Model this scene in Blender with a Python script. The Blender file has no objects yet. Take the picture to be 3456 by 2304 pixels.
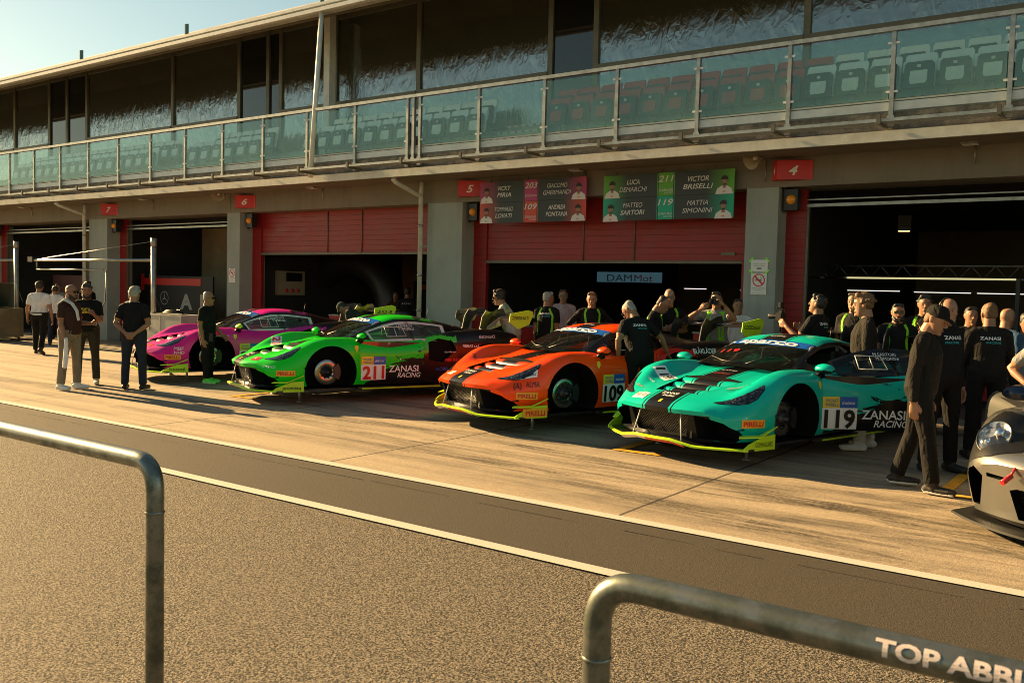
import bpy, bmesh, math, random
import numpy as np
from mathutils import Vector, Matrix
from mathutils.bvhtree import BVHTree
sc = bpy.context.scene
col = sc.collection
rad = math.radians
# ---------------- camera, sky, sun, exposure ----------------
YAW, PITCH, ROLL = rad(-35.74862), rad(-3.198224), rad(1.399436)
fw = Vector((math.sin(YAW)*math.cos(PITCH), math.cos(YAW)*math.cos(PITCH), math.sin(PITCH)))
rt = Vector((math.cos(YAW), -math.sin(YAW), 0)); up = rt.cross(fw)
r2 = math.cos(ROLL)*rt + math.sin(ROLL)*up; u2 = -math.sin(ROLL)*rt + math.cos(ROLL)*up
cd = bpy.data.cameras.new('camera'); cam = bpy.data.objects.new('camera', cd); col.objects.link(cam)
cam.matrix_world = Matrix(((r2.x, u2.x, -fw.x, 0), (r2.y, u2.y, -fw.y, 0), (r2.z, u2.z, -fw.z, 1.75), (0, 0, 0, 1)))
cd.sensor_width = 36; cd.lens = 32.062; cd.clip_start = .05; cd.clip_end = 3000
cd.dof.use_dof = True; cd.dof.focus_distance = 11.5; cd.dof.aperture_fstop = 10
sc.camera = cam; sc.cycles.filter_width = .95
W = bpy.data.worlds.new('World'); sc.world = W; W.use_nodes = True
SUN_EL, SUN_AZ = rad(20), rad(268)        # the sun stands over the left end of the pit lane
nt = W.node_tree; bg = nt.nodes['Background']
sky = nt.nodes.new('ShaderNodeTexSky'); sky.sky_type = 'NISHITA'; sky.sun_disc = False
sky.sun_elevation = SUN_EL; sky.sun_rotation = SUN_AZ; sky.air_density = 1.; sky.dust_density = .4
tint = nt.nodes.new('ShaderNodeMix'); tint.data_type = 'RGBA'; tint.blend_type = 'MULTIPLY'; tint.inputs[0].default_value = 1; tint.inputs[7].default_value = (.85, .81, .61, 1)
nt.links.new(sky.outputs[0], tint.inputs[6]); nt.links.new(tint.outputs[2], bg.inputs[0]); bg.inputs[1].default_value = .05  # lowest of the usual daylight range
sd = bpy.data.lights.new('sun', 'SUN'); so = bpy.data.objects.new('sun', sd); col.objects.link(so)
sd.energy = 5; sd.angle = rad(.5); sd.color = (1, .67, .30)
tosun = Vector((math.sin(SUN_AZ)*math.cos(SUN_EL), math.cos(SUN_AZ)*math.cos(SUN_EL), math.sin(SUN_EL)))
so.rotation_euler = tosun.to_track_quat('Z', 'Y').to_euler()
vs = sc.view_settings; vs.view_transform = 'Standard'; vs.look = 'None'; vs.exposure = 1.86; vs.gamma = 1
random.seed(7); rng = np.random.RandomState(7)
# ---------------- node and mesh helpers ----------------
class N:
    """a material under construction"""
    def __init__(s, name, base=(.5,.5,.5), rough=.6, metal=0., spec=.5, **kw):
        s.m = bpy.data.materials.new(name); s.m.use_nodes = True; s.t = s.m.node_tree
        s.b = s.t.nodes['Principled BSDF']; s.out = s.t.nodes['Material Output']
        s.set('Base Color', base); s.set('Roughness', rough); s.set('Metallic', metal); s.set('Specular IOR Level', spec)
        for k, v in kw.items(): s.set(k, v)
        s.tc = None
    def set(s, k, v):
        i = s.b.inputs[k]
        if isinstance(v, bpy.types.NodeSocket): s.t.links.new(v, i)
        elif isinstance(v, (tuple, list)): i.default_value = tuple(v)+((1,) if len(v) == 3 else ())
        else: i.default_value = v
    def node(s, ty, ins=None, **kw):
        n = s.t.nodes.new(ty)
        for k, v in kw.items(): setattr(n, k, v)
        for k, v in (ins or {}).items():
            if isinstance(v, bpy.types.NodeSocket): s.t.links.new(v, n.inputs[k])
            else: n.inputs[k].default_value = (tuple(v)+(1,) if isinstance(v, tuple) and len(v) == 3 and n.inputs[k].type == 'RGBA' else v)
        return n
    def coord(s, scale=(1,1,1), kind='Object'):
        if s.tc is None: s.tc = s.node('ShaderNodeTexCoord')
        if scale == (1,1,1): return s.tc.outputs[kind]
        return s.node('ShaderNodeMapping', {'Vector': s.tc.outputs[kind], 'Scale': scale}).outputs[0]
    def pos(s, scale=(1,1,1)):
        g = s.node('ShaderNodeNewGeometry').outputs['Position']
        return g if scale == (1,1,1) else s.node('ShaderNodeMapping', {'Vector': g, 'Scale': scale}).outputs[0]
    def xyz(s, v=None):
        n = s.node('ShaderNodeSeparateXYZ', {0: v or s.coord()}); return n.outputs[0], n.outputs[1], n.outputs[2]
    def noise(s, scale=5., detail=4., rough=.6, vec=None, dist=0.):
        return s.node('ShaderNodeTexNoise', {'Scale': scale, 'Detail': detail, 'Roughness': rough, 'Distortion': dist, 'Vector': vec or s.coord()}).outputs['Fac']
    def op(s, o, a, b=0., c=0., clamp=False):
        return s.node('ShaderNodeMath', {0: a, 1: b, 2: c}, operation=o, use_clamp=clamp).outputs[0]
    def ramp(s, f, stops):
        n = s.node('ShaderNodeValToRGB', {0: f}); e = n.color_ramp.elements
        while len(e) < len(stops): e.new(.5)
        for q, (p, c) in zip(e, stops):
            q.position = p; q.color = (c, c, c, 1) if not isinstance(c, tuple) else c+(1,)
        return n.outputs[0]
    def mix(s, f, a, b, bt='MIX'):
        n = s.node('ShaderNodeMix', data_type='RGBA', blend_type=bt)
        for k, v in ((0, f), (6, a), (7, b)):
            if isinstance(v, bpy.types.NodeSocket): s.t.links.new(v, n.inputs[k])
            else: n.inputs[k].default_value = v+(1,) if isinstance(v, tuple) else v
        return n.outputs[2]
    def bump(s, h, strength=.3, dist=.01):
        s.set('Normal', s.node('ShaderNodeBump', {'Height': h, 'Strength': strength, 'Distance': dist}).outputs[0])
def simple(name, base, rough=.6, metal=0., var=.25, vscale=3., bump=0., bscale=60., **kw):
    n = N(name, base, rough, metal, **kw)
    if var:
        f = n.noise(vscale, 5., .65)
        lo = tuple(c*(1-var) for c in base); hi = tuple(min(1, c*(1+var)) for c in base)
        n.set('Base Color', n.ramp(f, [(.3, lo), (.7, hi)]))
    if bump: n.bump(n.noise(bscale, 3.), bump, .004)
    return n.m
def mesh(name, vs_, fs, mat=None, parent=None, smooth=False, mi=None):
    me = bpy.data.meshes.new(name); me.from_pydata([tuple(v) for v in vs_], [], [tuple(f) for f in fs])
    for m in (mat if isinstance(mat, (list, tuple)) else [mat]):
        if m: me.materials.append(m)
    if mi is not None: me.polygons.foreach_set('material_index', mi)
    if smooth: me.polygons.foreach_set('use_smooth', [True]*len(me.polygons))
    me.update(); o = bpy.data.objects.new(name, me); col.objects.link(o)
    if parent: o.parent = parent
    return o
class MB:
    def __init__(s): s.v = []; s.f = []; s.mi = []; s.sm = []
    def add(s, v, f, mi=0, sm=False):
        b = len(s.v); s.v += [tuple(p) for p in v]; s.f += [tuple(i+b for i in q) for q in f]
        s.mi += [mi]*len(f); s.sm += [sm]*len(f); return s
    def box(s, a, b, mi=0, M=None):
        x0, y0, z0 = a; x1, y1, z1 = b
        v = [(x0,y0,z0),(x1,y0,z0),(x1,y1,z0),(x0,y1,z0),(x0,y0,z1),(x1,y0,z1),(x1,y1,z1),(x0,y1,z1)]
        if M: v = [M @ Vector(p) for p in v]
        return s.add(v, [(0,3,2,1),(4,5,6,7),(0,1,5,4),(1,2,6,5),(2,3,7,6),(3,0,4,7)], mi)
    def tube(s, pts, r, n=10, mi=0, cap=True, ry=None):
        pts = [Vector(p) for p in pts]; rs = r if isinstance(r, (list, tuple)) else [r]*len(pts)
        v = []; f = []; pu = None
        for i, p in enumerate(pts):
            d = (pts[min(i+1, len(pts)-1)]-pts[max(i-1, 0)]).normalized()
            if pu is None: pu = Vector((0,0,1)) if abs(d.z) < .9 else Vector((0,1,0))
            a = d.cross(pu).normalized(); b = a.cross(d).normalized(); pu = b
            for k in range(n):
                t = 2*math.pi*k/n; v.append(p+a*math.cos(t)*rs[i]+b*math.sin(t)*(ry or rs[i]))
        for i in range(len(pts)-1):
            for k in range(n): f.append((i*n+k, i*n+(k+1)%n, (i+1)*n+(k+1)%n, (i+1)*n+k))
        s.add(v, f, mi, True)
        if cap:
            b = len(s.v)-len(v); s.f += [tuple(b+k for k in range(n))[::-1], tuple(b+(len(pts)-1)*n+k for k in range(n))]; s.mi += [mi]*2; s.sm += [False]*2
        return s
    def prism(s, poly, d, mi=0):
        """poly: list of 3D points, extruded by vector d"""
        n = len(poly); d = Vector(d); P = [Vector(p) for p in poly]
        return s.add(P+[p+d for p in P], [tuple(range(n))[::-1], tuple(range(n, 2*n))]+[(i, (i+1)%n, n+(i+1)%n, n+i) for i in range(n)], mi)
    def lathe(s, prof, M=None, n=24, mi=0, close=False):
        """prof: (radius, height) pairs round the local z axis"""
        v = []; f = []
        for r, h in prof:
            for k in range(n):
                t = 2*math.pi*k/n; p = Vector((r*math.cos(t), r*math.sin(t), h)); v.append(M @ p if M else p)
        for i in range(len(prof)-1):
            for k in range(n): f.append((i*n+k, i*n+(k+1)%n, (i+1)*n+(k+1)%n, (i+1)*n+k))
        return s.add(v, f, mi, True)
    def obj(s, name, mat, parent=None):
        o = mesh(name, s.v, s.f, mat, parent, mi=s.mi); o.data.polygons.foreach_set('use_smooth', s.sm); return o
def tag(o, label=None, cat=None, group=None, kind=None):
    if label: o['label'] = label
    if cat: o['category'] = cat
    if group: o['group'] = group
    if kind: o['kind'] = kind
    return o
def empty(name, loc=(0,0,0), rz=0, label=None, cat=None, group=None):
    o = bpy.data.objects.new(name, None); col.objects.link(o); o.location = loc; o.rotation_euler = (0,0,rz); o.empty_display_size = .1
    return tag(o, label, cat, group)
def copy_tree(o, parent=None):
    c = o.copy(); col.objects.link(c)
    if parent: c.parent = parent
    for ch in list(o.children): copy_tree(ch, c)
    return c
def fix(o):
    """make normals consistent"""
    bm = bmesh.new(); bm.from_mesh(o.data); bmesh.ops.recalc_face_normals(bm, faces=bm.faces); bm.to_mesh(o.data); bm.free(); return o
_tc = {}
def text_mesh(txt, bold=0., shear=0., spacing=1., sx=1.):
    """a line of lettering as (verts 2D, faces), height of a capital = 1, centred"""
    if 'M' in txt: bold = 0.
    k = (txt, bold, shear, spacing, sx)
    if k in _tc: return _tc[k]
    cu = bpy.data.curves.new('t', 'FONT'); cu.body = txt; cu.size = 1.4; cu.offset = bold; cu.shear = shear; cu.space_character = spacing; cu.resolution_u = 3
    o = bpy.data.objects.new('t', cu); col.objects.link(o); bpy.context.view_layer.update()
    me = bpy.data.meshes.new_from_object(o.evaluated_get(bpy.context.evaluated_depsgraph_get()))
    V = np.array([v.co[:2] for v in me.vertices]) if len(me.vertices) else np.zeros((1,2))
    F = [tuple(p.vertices) for p in me.polygons]
    bpy.data.objects.remove(o); bpy.data.curves.remove(cu); bpy.data.meshes.remove(me)
    V[:, 0] = (V[:, 0]-(V[:, 0].min()+V[:, 0].max())/2)*sx; V[:, 1] -= .5
    _tc[k] = (V, F); return V, F
def lettering(mb, txt, o, U, Vv, h, w=None, mi=0, **kw):
    """text centred at o, along U, up Vv (3D), cap height h, optional full width w"""
    V, F = text_mesh(txt, **kw); o = Vector(o); U = Vector(U); Vv = Vector(Vv)
    sx = h if w is None else w/max(1e-6, V[:, 0].max()-V[:, 0].min())
    mb.add([o+U*(p[0]*sx)+Vv*(p[1]*h) for p in V], F, mi)
# ---------------- ground, lane, markings ----------------
def sheet(name, x0, x1, y0, y1, z, mat, kind='structure'):
    o = mesh(name, [(x0,y0,z),(x1,y0,z),(x1,y1,z),(x0,y1,z)], [(0,1,2,3)], mat); return tag(o, kind=kind)
def ground_mat(name, dark, light, grain, gdist, streak=0., joints=False, contrast=1.):
    n = N(name, light, .85, spec=.3); P = n.pos()
    g = n.noise(grain, 2., .7, P); big = n.noise(.55, 6., .65, n.pos((.5,1.2,1)))
    c = n.mix(n.ramp(g, [(.40, 0.), (.62, 1.)]), dark, light)
    c = n.mix(n.op('MULTIPLY', n.ramp(big, [(.35, 0.), (.75, 1.)]), .35*contrast), c, tuple(v*.55 for v in light))
    if streak:
        s1 = n.noise(1., 7., .62, n.pos((.16,3.2,1)), .4); s2 = n.noise(1., 6., .6, n.pos((.07,1.3,1)), .8)
        s3 = n.noise(2.2, 7., .7, P)
        f = n.op('MULTIPLY', n.ramp(s1, [(.42, 0.), (.60, 1.)]), n.ramp(s2, [(.34, 0.), (.55, 1.)]))
        f = n.op('MULTIPLY', f, n.ramp(s3, [(.25, .25), (.7, 1.)]))
        c = n.mix(n.op('MULTIPLY', f, streak), c, (.055,.047,.04))
        st = n.noise(14., 4., .7, P)
        c = n.mix(n.op('MULTIPLY', n.ramp(st, [(.58, 0.), (.74, 1.)]), .35), c, (.1,.08,.06))
    if joints:
        x, y, z = n.xyz(P)
        w = n.op('MULTIPLY', n.op('SUBTRACT', n.noise(3., 3., .5, P), .5), .02)
        fx = n.op('ABSOLUTE', n.op('SUBTRACT', n.op('FRACT', n.op('DIVIDE', n.op('ADD', n.op('ADD', x, w), 102.46+1.65), 3.3)), .5))
        l = n.op('LESS_THAN', fx, .0046)
        fy = n.op('ABSOLUTE', n.op('SUBTRACT', n.op('ADD', y, w), 11.2)); l = n.op('MAXIMUM', l, n.op('LESS_THAN', fy, .01))
        c = n.mix(n.op('MULTIPLY', l, .85), c, (.03,.025,.02))
    n.set('Base Color', c)
    n.bump(n.op('ADD', g, n.op('MULTIPLY', n.noise(grain*.35, 3., .6, P), .6)), 1., gdist)
    return n.m
M_asphalt = ground_mat('coarse_asphalt', (.014,.012,.009), (.27,.225,.165), 80., .012, contrast=.4)
M_lane = ground_mat('smooth_asphalt', (.045,.037,.027), (.075,.062,.046), 110., .004, contrast=.8)
M_conc = ground_mat('stained_concrete', (.30,.24,.165), (.50,.395,.27), 80., .004, streak=.8, joints=True)
n = N('worn_white_paint', (.7,.68,.6), .7); f = n.noise(40., 5., .75, n.pos()); f2 = n.noise(3., 5., .7, n.pos())
n.set('Base Color', n.mix(n.ramp(n.op('ADD', n.op('MULTIPLY', f, .7), n.op('MULTIPLY', f2, .3)), [(.3, 1.), (.42, 0.)]), (.52,.48,.41), (.2,.17,.13)))
n.bump(n.noise(80., 2., .6, n.pos()), .6, .004); M_line = n.m
M_yellow = simple('yellow_marking_paint', (.75,.36,.02), .6, var=.3, vscale=12.)
M_crack = simple('dark_crack', (.02,.017,.014), .9, var=0)
sheet('ground', -400, 400, -300, 500, -.016, M_asphalt)
sheet('pit_lane_asphalt', -200, 60, 5.03, 6.2, -.012, M_lane)
sheet('pit_apron', -200, 60, 6.2, 14.9, -.008, M_conc)
sheet('lane_line', -200, 60, 4.905, 5.03, -.004, M_line)
sheet('lane_line', -200, 60, 6.175, 6.3, -.003, M_line)
# broken crack running along the lane
mb = MB(); x = -30.
while x < 3:
    L = random.uniform(.15, 1.1); y = 5.93+random.uniform(-.012, .012); h = random.uniform(.002, .007)
    mb.add([(x,y-h,-.008),(x+L,y-h+random.uniform(-.01,.01),-.008),(x+L,y+h,-.008),(x,y+h,-.008)], [(0,1,2,3)]); x += L+random.uniform(.02, .35)
tag(mb.obj('lane_crack', M_crack), kind='structure')
def marking(pts, w):
    m = MB()
    for a, b in zip(pts, pts[1:]):
        a = Vector(a); b = Vector(b); d = (b-a).normalized(); q = Vector((-d.y, d.x))*w/2; a = a-d*w/2; b = b+d*w/2
        z = .0 if a.x != b.x and m.v == [] else .002
        m.add([(a.x-q.x,a.y-q.y,z),(b.x-q.x,b.y-q.y,z),(b.x+q.x,b.y+q.y,z),(a.x+q.x,a.y+q.y,z)], [(0,1,2,3)])
    return tag(m.obj('parking_mark', M_yellow), kind='structure')
marking([(-4.45,8.97),(-4.93,8.95),(-4.93,10.6)], .11)
marking([(-11.25,9.0),(-11.8,8.98),(-11.8,10.2)], .11)
marking([(-1.1,9.0),(-1.6,8.98),(-1.6,10.2)], .11)
sheet('garage_floor', -60, 14, 14.9, 26, -.006, simple('garage_floor_paint', (.09,.085,.08), .35, vscale=.6))
# ---------------- pit building ----------------
def stained(name, base):
    n = N(name, base, .8); st = n.noise(1., 6., .7, n.pos((3.5,3.5,.35)), .3); bl = n.noise(1.4, 6., .7, n.pos())
    c = n.mix(n.op('MULTIPLY', n.ramp(st, [(.5, 0.), (.72, 1.)]), .4), n.ramp(bl, [(.3, tuple(v*.86 for v in base)), (.7, tuple(v*1.05 for v in base))]), tuple(v*.45 for v in base))
    n.set('Base Color', c); n.bump(n.noise(40., 3., .6, n.pos()), .2, .004); return n.m
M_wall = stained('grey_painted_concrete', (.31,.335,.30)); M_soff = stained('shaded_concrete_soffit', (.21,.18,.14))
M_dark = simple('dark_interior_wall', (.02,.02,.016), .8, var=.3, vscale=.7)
M_tan = simple('tan_interior_wall', (.22,.17,.10), .85, var=.2, vscale=.5)
M_steel = simple('weathered_galvanised_steel', (.33,.33,.3), .42, .75, var=.3, vscale=8., bump=.05)
M_whsteel = simple('pale_painted_steel', (.62,.63,.58), .45, var=.15, vscale=5.)
M_brsteel = simple('dark_bronze_window_frame', (.14,.125,.09), .5, .3, var=.2)
M_black = simple('black_plastic', (.015,.015,.015), .45, var=0)
M_roof = simple('dirty_metal_roof_sheet', (.5,.48,.42), .5, .3, var=.3, vscale=2.)
n = N('rain_stained_slab_edge', (.3,.25,.2), .9); P = n.pos(); a = n.noise(1., 7., .7, n.pos((2.2,1,9))); b = n.noise(6., 6., .7, P)
n.set('Base Color', n.mix(n.ramp(b, [(.4, 0.), (.62, 1.)]), n.ramp(a, [(.3, (.07,.06,.05)), (.5, (.26,.2,.14)), (.7, (.36,.29,.2))]), (.1,.09,.07))); n.bump(b, .5, .01); M_stain = n.m
def rib_mat(name, base, pitch):
    n = N(name, base, .42); x, y, z = n.xyz(n.pos())
    f = n.op('FRACT', n.op('DIVIDE', z, pitch)); l = n.op('LESS_THAN', f, .045)
    w = n.noise(2.5, 5., .7, n.pos()); c = n.ramp(w, [(.3, tuple(v*.75 for v in base)), (.7, base)])
    n.set('Base Color', n.mix(n.op('MULTIPLY', l, .75), c, (.03,.003,.003))); n.set('Roughness', n.ramp(w, [(.3, .35), (.7, .55)]))
    n.bump(n.op('GREATER_THAN', f, .045), .5, .01); return n.m
M_red = rib_mat('red_ribbed_door', (.30,.010,.008), .118)
M_redp = simple('red_sign_paint', (.55,.02,.018), .4, var=.1)
M_white = simple('white_paint', (.78,.77,.72), .5, var=.05)
ZH = 3.55                                       # underside of the header over the garage openings
building = empty('pit_building', (-19, 14.8, 0), 0, 'long two storey pit building with red garage doors and glazed terrace', 'building')
def bpart(mb, name, mat): o = mb.obj(name, mat, building); o.matrix_parent_inverse = Matrix.Translation((19, -14.8, 0)); return fix(o)
cols = [(-5.87,-5.32),(-12.95,-12.0),(-19.76,-19.25),(-26.32,-25.35),(-33.12,-32.61),(-39.68,-38.7),(-46.5,-45.97),(-53.1,-52.1),(.9,1.85),(7.6,8.1)]
for a, b in cols: bpart(MB().box((a,14.8,-.02),(b,15.6,ZH)), 'column', M_wall)
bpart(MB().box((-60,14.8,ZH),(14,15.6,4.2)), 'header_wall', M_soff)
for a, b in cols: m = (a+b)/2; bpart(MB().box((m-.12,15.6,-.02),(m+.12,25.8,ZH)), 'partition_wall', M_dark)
bpart(MB().box((-60,25.8,-.02),(14,26.1,ZH)), 'back_wall', M_tan)
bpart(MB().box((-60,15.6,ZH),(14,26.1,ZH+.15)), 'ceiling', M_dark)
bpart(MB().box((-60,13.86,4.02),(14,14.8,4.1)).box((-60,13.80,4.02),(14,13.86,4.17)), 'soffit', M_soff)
bpart(MB().box((-60,13.74,4.0),(14,13.797,4.15)), 'gutter', M_whsteel)
bpart(MB().box((-60,13.82,4.173),(14,26,4.42)), 'terrace_slab', M_stain)
bpart(MB().box((-60,14.4,4.42),(14,15.1,4.56)), 'terrace_step', M_wall)
bpart(MB().box((-60,15.1,4.42),(14,15.8,4.86)), 'terrace_step', M_wall)
bpart(MB().box((-60,15.8,4.42),(14,26,5.16)), 'terrace_step', M_wall)
# red side panels and door shutters
for i, (a, b) in enumerate(sorted(cols)[:-1]):
    nx = sorted(cols)[i+1][0]
    bpart(MB().box((b,15.2,-.02),(b+.34,15.3,ZH)), 'door_side_panel', M_red)
    bpart(MB().box((nx-.2,15.2,-.02),(nx,15.3,ZH)), 'door_side_panel', M_red)
    zb = {-12.0: 2.36, -19.25: 2.55}.get(b, 3.42)
    L, R = b+.34, nx-.2
    if zb < 3:
        sh = bpart(MB().box((L,15.24,zb),(R,15.3,ZH)), 'door_shutter', M_red)
        s = MB(); sp = (R-L)/3.6
        for k in (.42, .62): s.tube([(L+(R-L)*k,15.23,zb),(L+(R-L)*k,15.23,ZH-.02)], .012, 6)
        s.box((L,15.2,zb-.05),(R,15.31,zb-.002)); s.box((R-.4,15.22,zb+.1),(R-.14,15.236,zb+.15))
        o = s.obj('shutter_trim', M_brsteel, sh)
    else:
        bpart(MB().box((L,15.22,3.25),(R,15.26,3.3)).box((L,15.22,3.36),(R,15.28,3.38)), 'door_rail', M_steel)
        bpart(MB().box((L,15.21,0),(L+.04,15.28,3.25)), 'door_rail', M_brsteel)
# roof
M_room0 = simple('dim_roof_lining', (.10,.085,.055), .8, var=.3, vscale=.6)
rf = MB(); prof = [(13.95,7.74),(13.95,7.93),(14.02,7.95),(14.3,8.12),(15,8.35),(16.5,8.75),(20,9.2),(26,9.3),(26,9.2),(20,9.1),(16.5,8.65),(15,8.25),(14.3,8.0),(14.2,7.74)]
rf.prism([(-60,y,z) for y, z in prof], (74,0,0)); bpart(rf, 'roof', M_roof)
bpart(MB().box((-60,13.82,7.70),(14,13.945,7.78)).box((-60,13.86,7.84),(14,13.945,7.9)), 'roof_gutter', M_whsteel)
bpart(MB().prism([(-60,14.22,7.74),(-60,15,8.2),(-60,16.5,8.6),(-60,20,9.05),(-60,20,9.0),(-60,16.5,8.55),(-60,15,8.15),(-60,14.25,7.7)], (74,0,0)), 'roof_soffit', M_room0)
M_teal0 = simple('teal_flashing', (.03,.12,.13), .5, var=0)
for x in (-10.6,-15.5,-20.45,-25.4,-30.4,-35.4): bpart(MB().prism([(x,14.0,7.955),(x,14.1,8.0),(x,14.1,8.25),(x,14.0,8.22)], (.03,0,0)), 'roof_seam_flap', M_teal0)
# upper windows: bronze frames, clear plastic film panes that ripple
n = N('rippled_clear_film', (.035,.032,.02), .03, spec=1.); P = n.pos()
h1 = n.noise(1., 5., .6, n.pos((3.2,1,1.4)), 1.2); h2 = n.noise(3.5, 4., .6, n.pos((1.6,1,.6)), .8)
_, _, zz = n.xyz(P); amt = n.ramp(n.op('DIVIDE', n.op('SUBTRACT', zz, 5.2), 3.), [(0., 1.), (.5, .8), (.72, .15)])
h3 = n.noise(11., 3., .6, n.pos((1.3,1,.8)), .6)
nb_ = n.node('ShaderNodeBump', {'Height': n.op('ADD', n.op('MULTIPLY', zz, -1.7), n.op('MULTIPLY', n.op('ADD', n.op('ADD', h1, n.op('MULTIPLY', h2, .5)), n.op('MULTIPLY', h3, .22)), amt)), 'Strength': 1., 'Distance': .026}).outputs[0]
n.set('Normal', nb_); gl = n.node('ShaderNodeBsdfGlossy', {'Color': (.85,.95,.9), 'Roughness': .02, 'Normal': nb_})
ms = n.node('ShaderNodeMixShader', {0: .22, 1: n.b.outputs[0], 2: gl.outputs[0]}); n.t.links.new(ms.outputs[0], n.out.inputs[0])
M_film = n.m
M_pane = N('dark_window_glass', (.01,.011,.01), .03, spec=.8).m
M_room = simple('dim_upper_room', (.14,.12,.08), .8, var=.3, vscale=.4)
wx = [-5.69,-10.2,-11.36,-15.23,-18.15,-20.33,-20.87,-22.14,-25.38,-30.32,-31.6,-32.8,-35.3,-39.8,-41,-44.7,-49.5,-50.6,-54.4,-59,-1.1,.1,4.5,9.3,13.5]
wx = sorted(v*16/17 for v in wx)
for a, b in zip(wx, wx[1:]):
    door = (b-a) < 1.4
    fr_ = MB().box((a-.06,15.95,5.16),(a+.06,16.1,8.42)).box((a+.06,15.97,8.3),(b-.06,16.08,8.42)).box((a+.06,15.97,5.16),(b-.06,16.08,5.24))
    if not door: fr_.box((a+.06,15.93,6.22),(b-.06,16.07,6.30))
    w = bpart(fr_, 'window_frame', M_brsteel)
    MB().box((a+.06,16.0,5.24),(b-.06,16.03,8.3)).obj('pane', M_pane if door else M_film, w)
bpart(MB().box((-60,20.5,5.16),(14,20.7,9.0)), 'room_back_wall', M_room)
# striped stairs
M_stripe = N('red_white_stair_nosing'); x, y, z = M_stripe.xyz(M_stripe.pos())
M_stripe.set('Base Color', M_stripe.mix(M_stripe.op('LESS_THAN', M_stripe.op('FRACT', M_stripe.op('MULTIPLY', M_stripe.op('ADD', x, y), 5.5)), .4), (.7,.68,.62), (.5,.06,.03)))
for X in (-10.9,-22.0,-32.4):
    st = MB(); no = MB()
    for k in range(4): st.box((X-.5,14.5+.33*k,4.425),(X+.5,14.83+.33*k,4.6+.185*(k)))
    for k in range(4): no.box((X-.5,14.49+.33*k,4.56+.185*k),(X+.5,14.499+.33*k,4.6+.185*k+.002)); no.box((X-.5,14.49+.33*k,4.602+.185*k),(X+.5,14.56+.33*k,4.606+.185*k))
    s = bpart(st, 'stairs', M_wall); o = no.obj('stair_nosing', M_stripe.m, s)
# ---------------- glazed balustrade ----------------
n = N('frosted_balustrade_glass', (.42,.70,.64), .12, spec=.8)
tr = n.node('ShaderNodeBsdfTransparent', {'Color': (.85,.955,.93)})
dirt = n.noise(1.2, 5., .7, n.pos((2.5,1,.7)))
_, _, zz = n.xyz(n.pos())
f = n.op('ADD', n.op('MULTIPLY', dirt, .2), n.ramp(n.op('DIVIDE', n.op('SUBTRACT', zz, 4.6), .95), [(0., .22), (.12, .12), (1., .06)]))
tl = n.node('ShaderNodeBsdfTranslucent', {'Color': (.42,.72,.66)})
ad = n.node('ShaderNodeMixShader', {0: .5, 1: n.b.outputs[0], 2: tl.outputs[0]})
ms = n.node('ShaderNodeMixShader', {0: f, 1: tr.outputs[0], 2: ad.outputs[0]})
gl = n.node('ShaderNodeBsdfGlossy', {'Color': (.8,1,.95), 'Roughness': .03})
fr = n.op('MULTIPLY', n.node('ShaderNodeFresnel', {'IOR': 1.5}).outputs[0], n.op('SUBTRACT', 1., n.node('ShaderNodeNewGeometry').outputs['Backfacing']))
ms2 = n.node('ShaderNodeMixShader', {0: n.op('MULTIPLY', fr, 1., clamp=True), 1: ms.outputs[0], 2: gl.outputs[0]})
n.t.links.new(ms2.outputs[0], n.out.inputs[0]); M_glass = n.m
bal = empty('balustrade', (-19,13.8,4.2), 0, 'long steel balustrade with frosted green glass panels along the terrace edge', 'balustrade')
def lpart(mb, name, mat, root, sub=None):
    o = mb.obj(name, mat, sub or root)
    if not sub: o.matrix_parent_inverse = Matrix.Translation(-root.location)
    return o
px = [-1.88-1.487*k for k in range(-5, 30)]; px = sorted(px+[-14.13+1.487*0-0.0])
px = sorted(set([round(v, 3) for v in [-1.88-1.487*k for k in range(-5, 8)]]+[-12.46]+[round(-12.62-1.487*k, 3) for k in range(0, 24)]))
for i, X in enumerate(px):
    lpart(MB().box((X-.03,13.74,4.18),(X+.03,13.80,5.54)).box((X-.05,13.735,4.2),(X+.05,13.742,4.36)), 'post', M_steel, bal)
    if i+1 < len(px) and px[i+1]-X > 1:
        a, b = X+.05, px[i+1]-.05
        g = lpart(MB().box((a,13.76,4.6),(b,13.772,5.5)), 'glass_panel', M_glass, bal)
        for zc in (4.68, 5.36):
            lpart(MB().box((a-.02,13.745,zc),(a+.03,13.758,zc+.03)), 'glass_clip', M_white, bal, g); lpart(MB().box((b-.03,13.745,zc),(b+.02,13.758,zc+.03)), 'glass_clip', M_white, bal, g)
lpart(MB().box((px[0],13.72,5.54),(px[-1],13.81,5.60)), 'handrail', M_steel, bal)
lpart(MB().box((px[0],13.80,4.44),(px[-1],13.83,4.56)).box((px[0],13.80,4.575),(px[-1],13.815,4.6)), 'bottom_rail', M_whsteel, bal)
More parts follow.
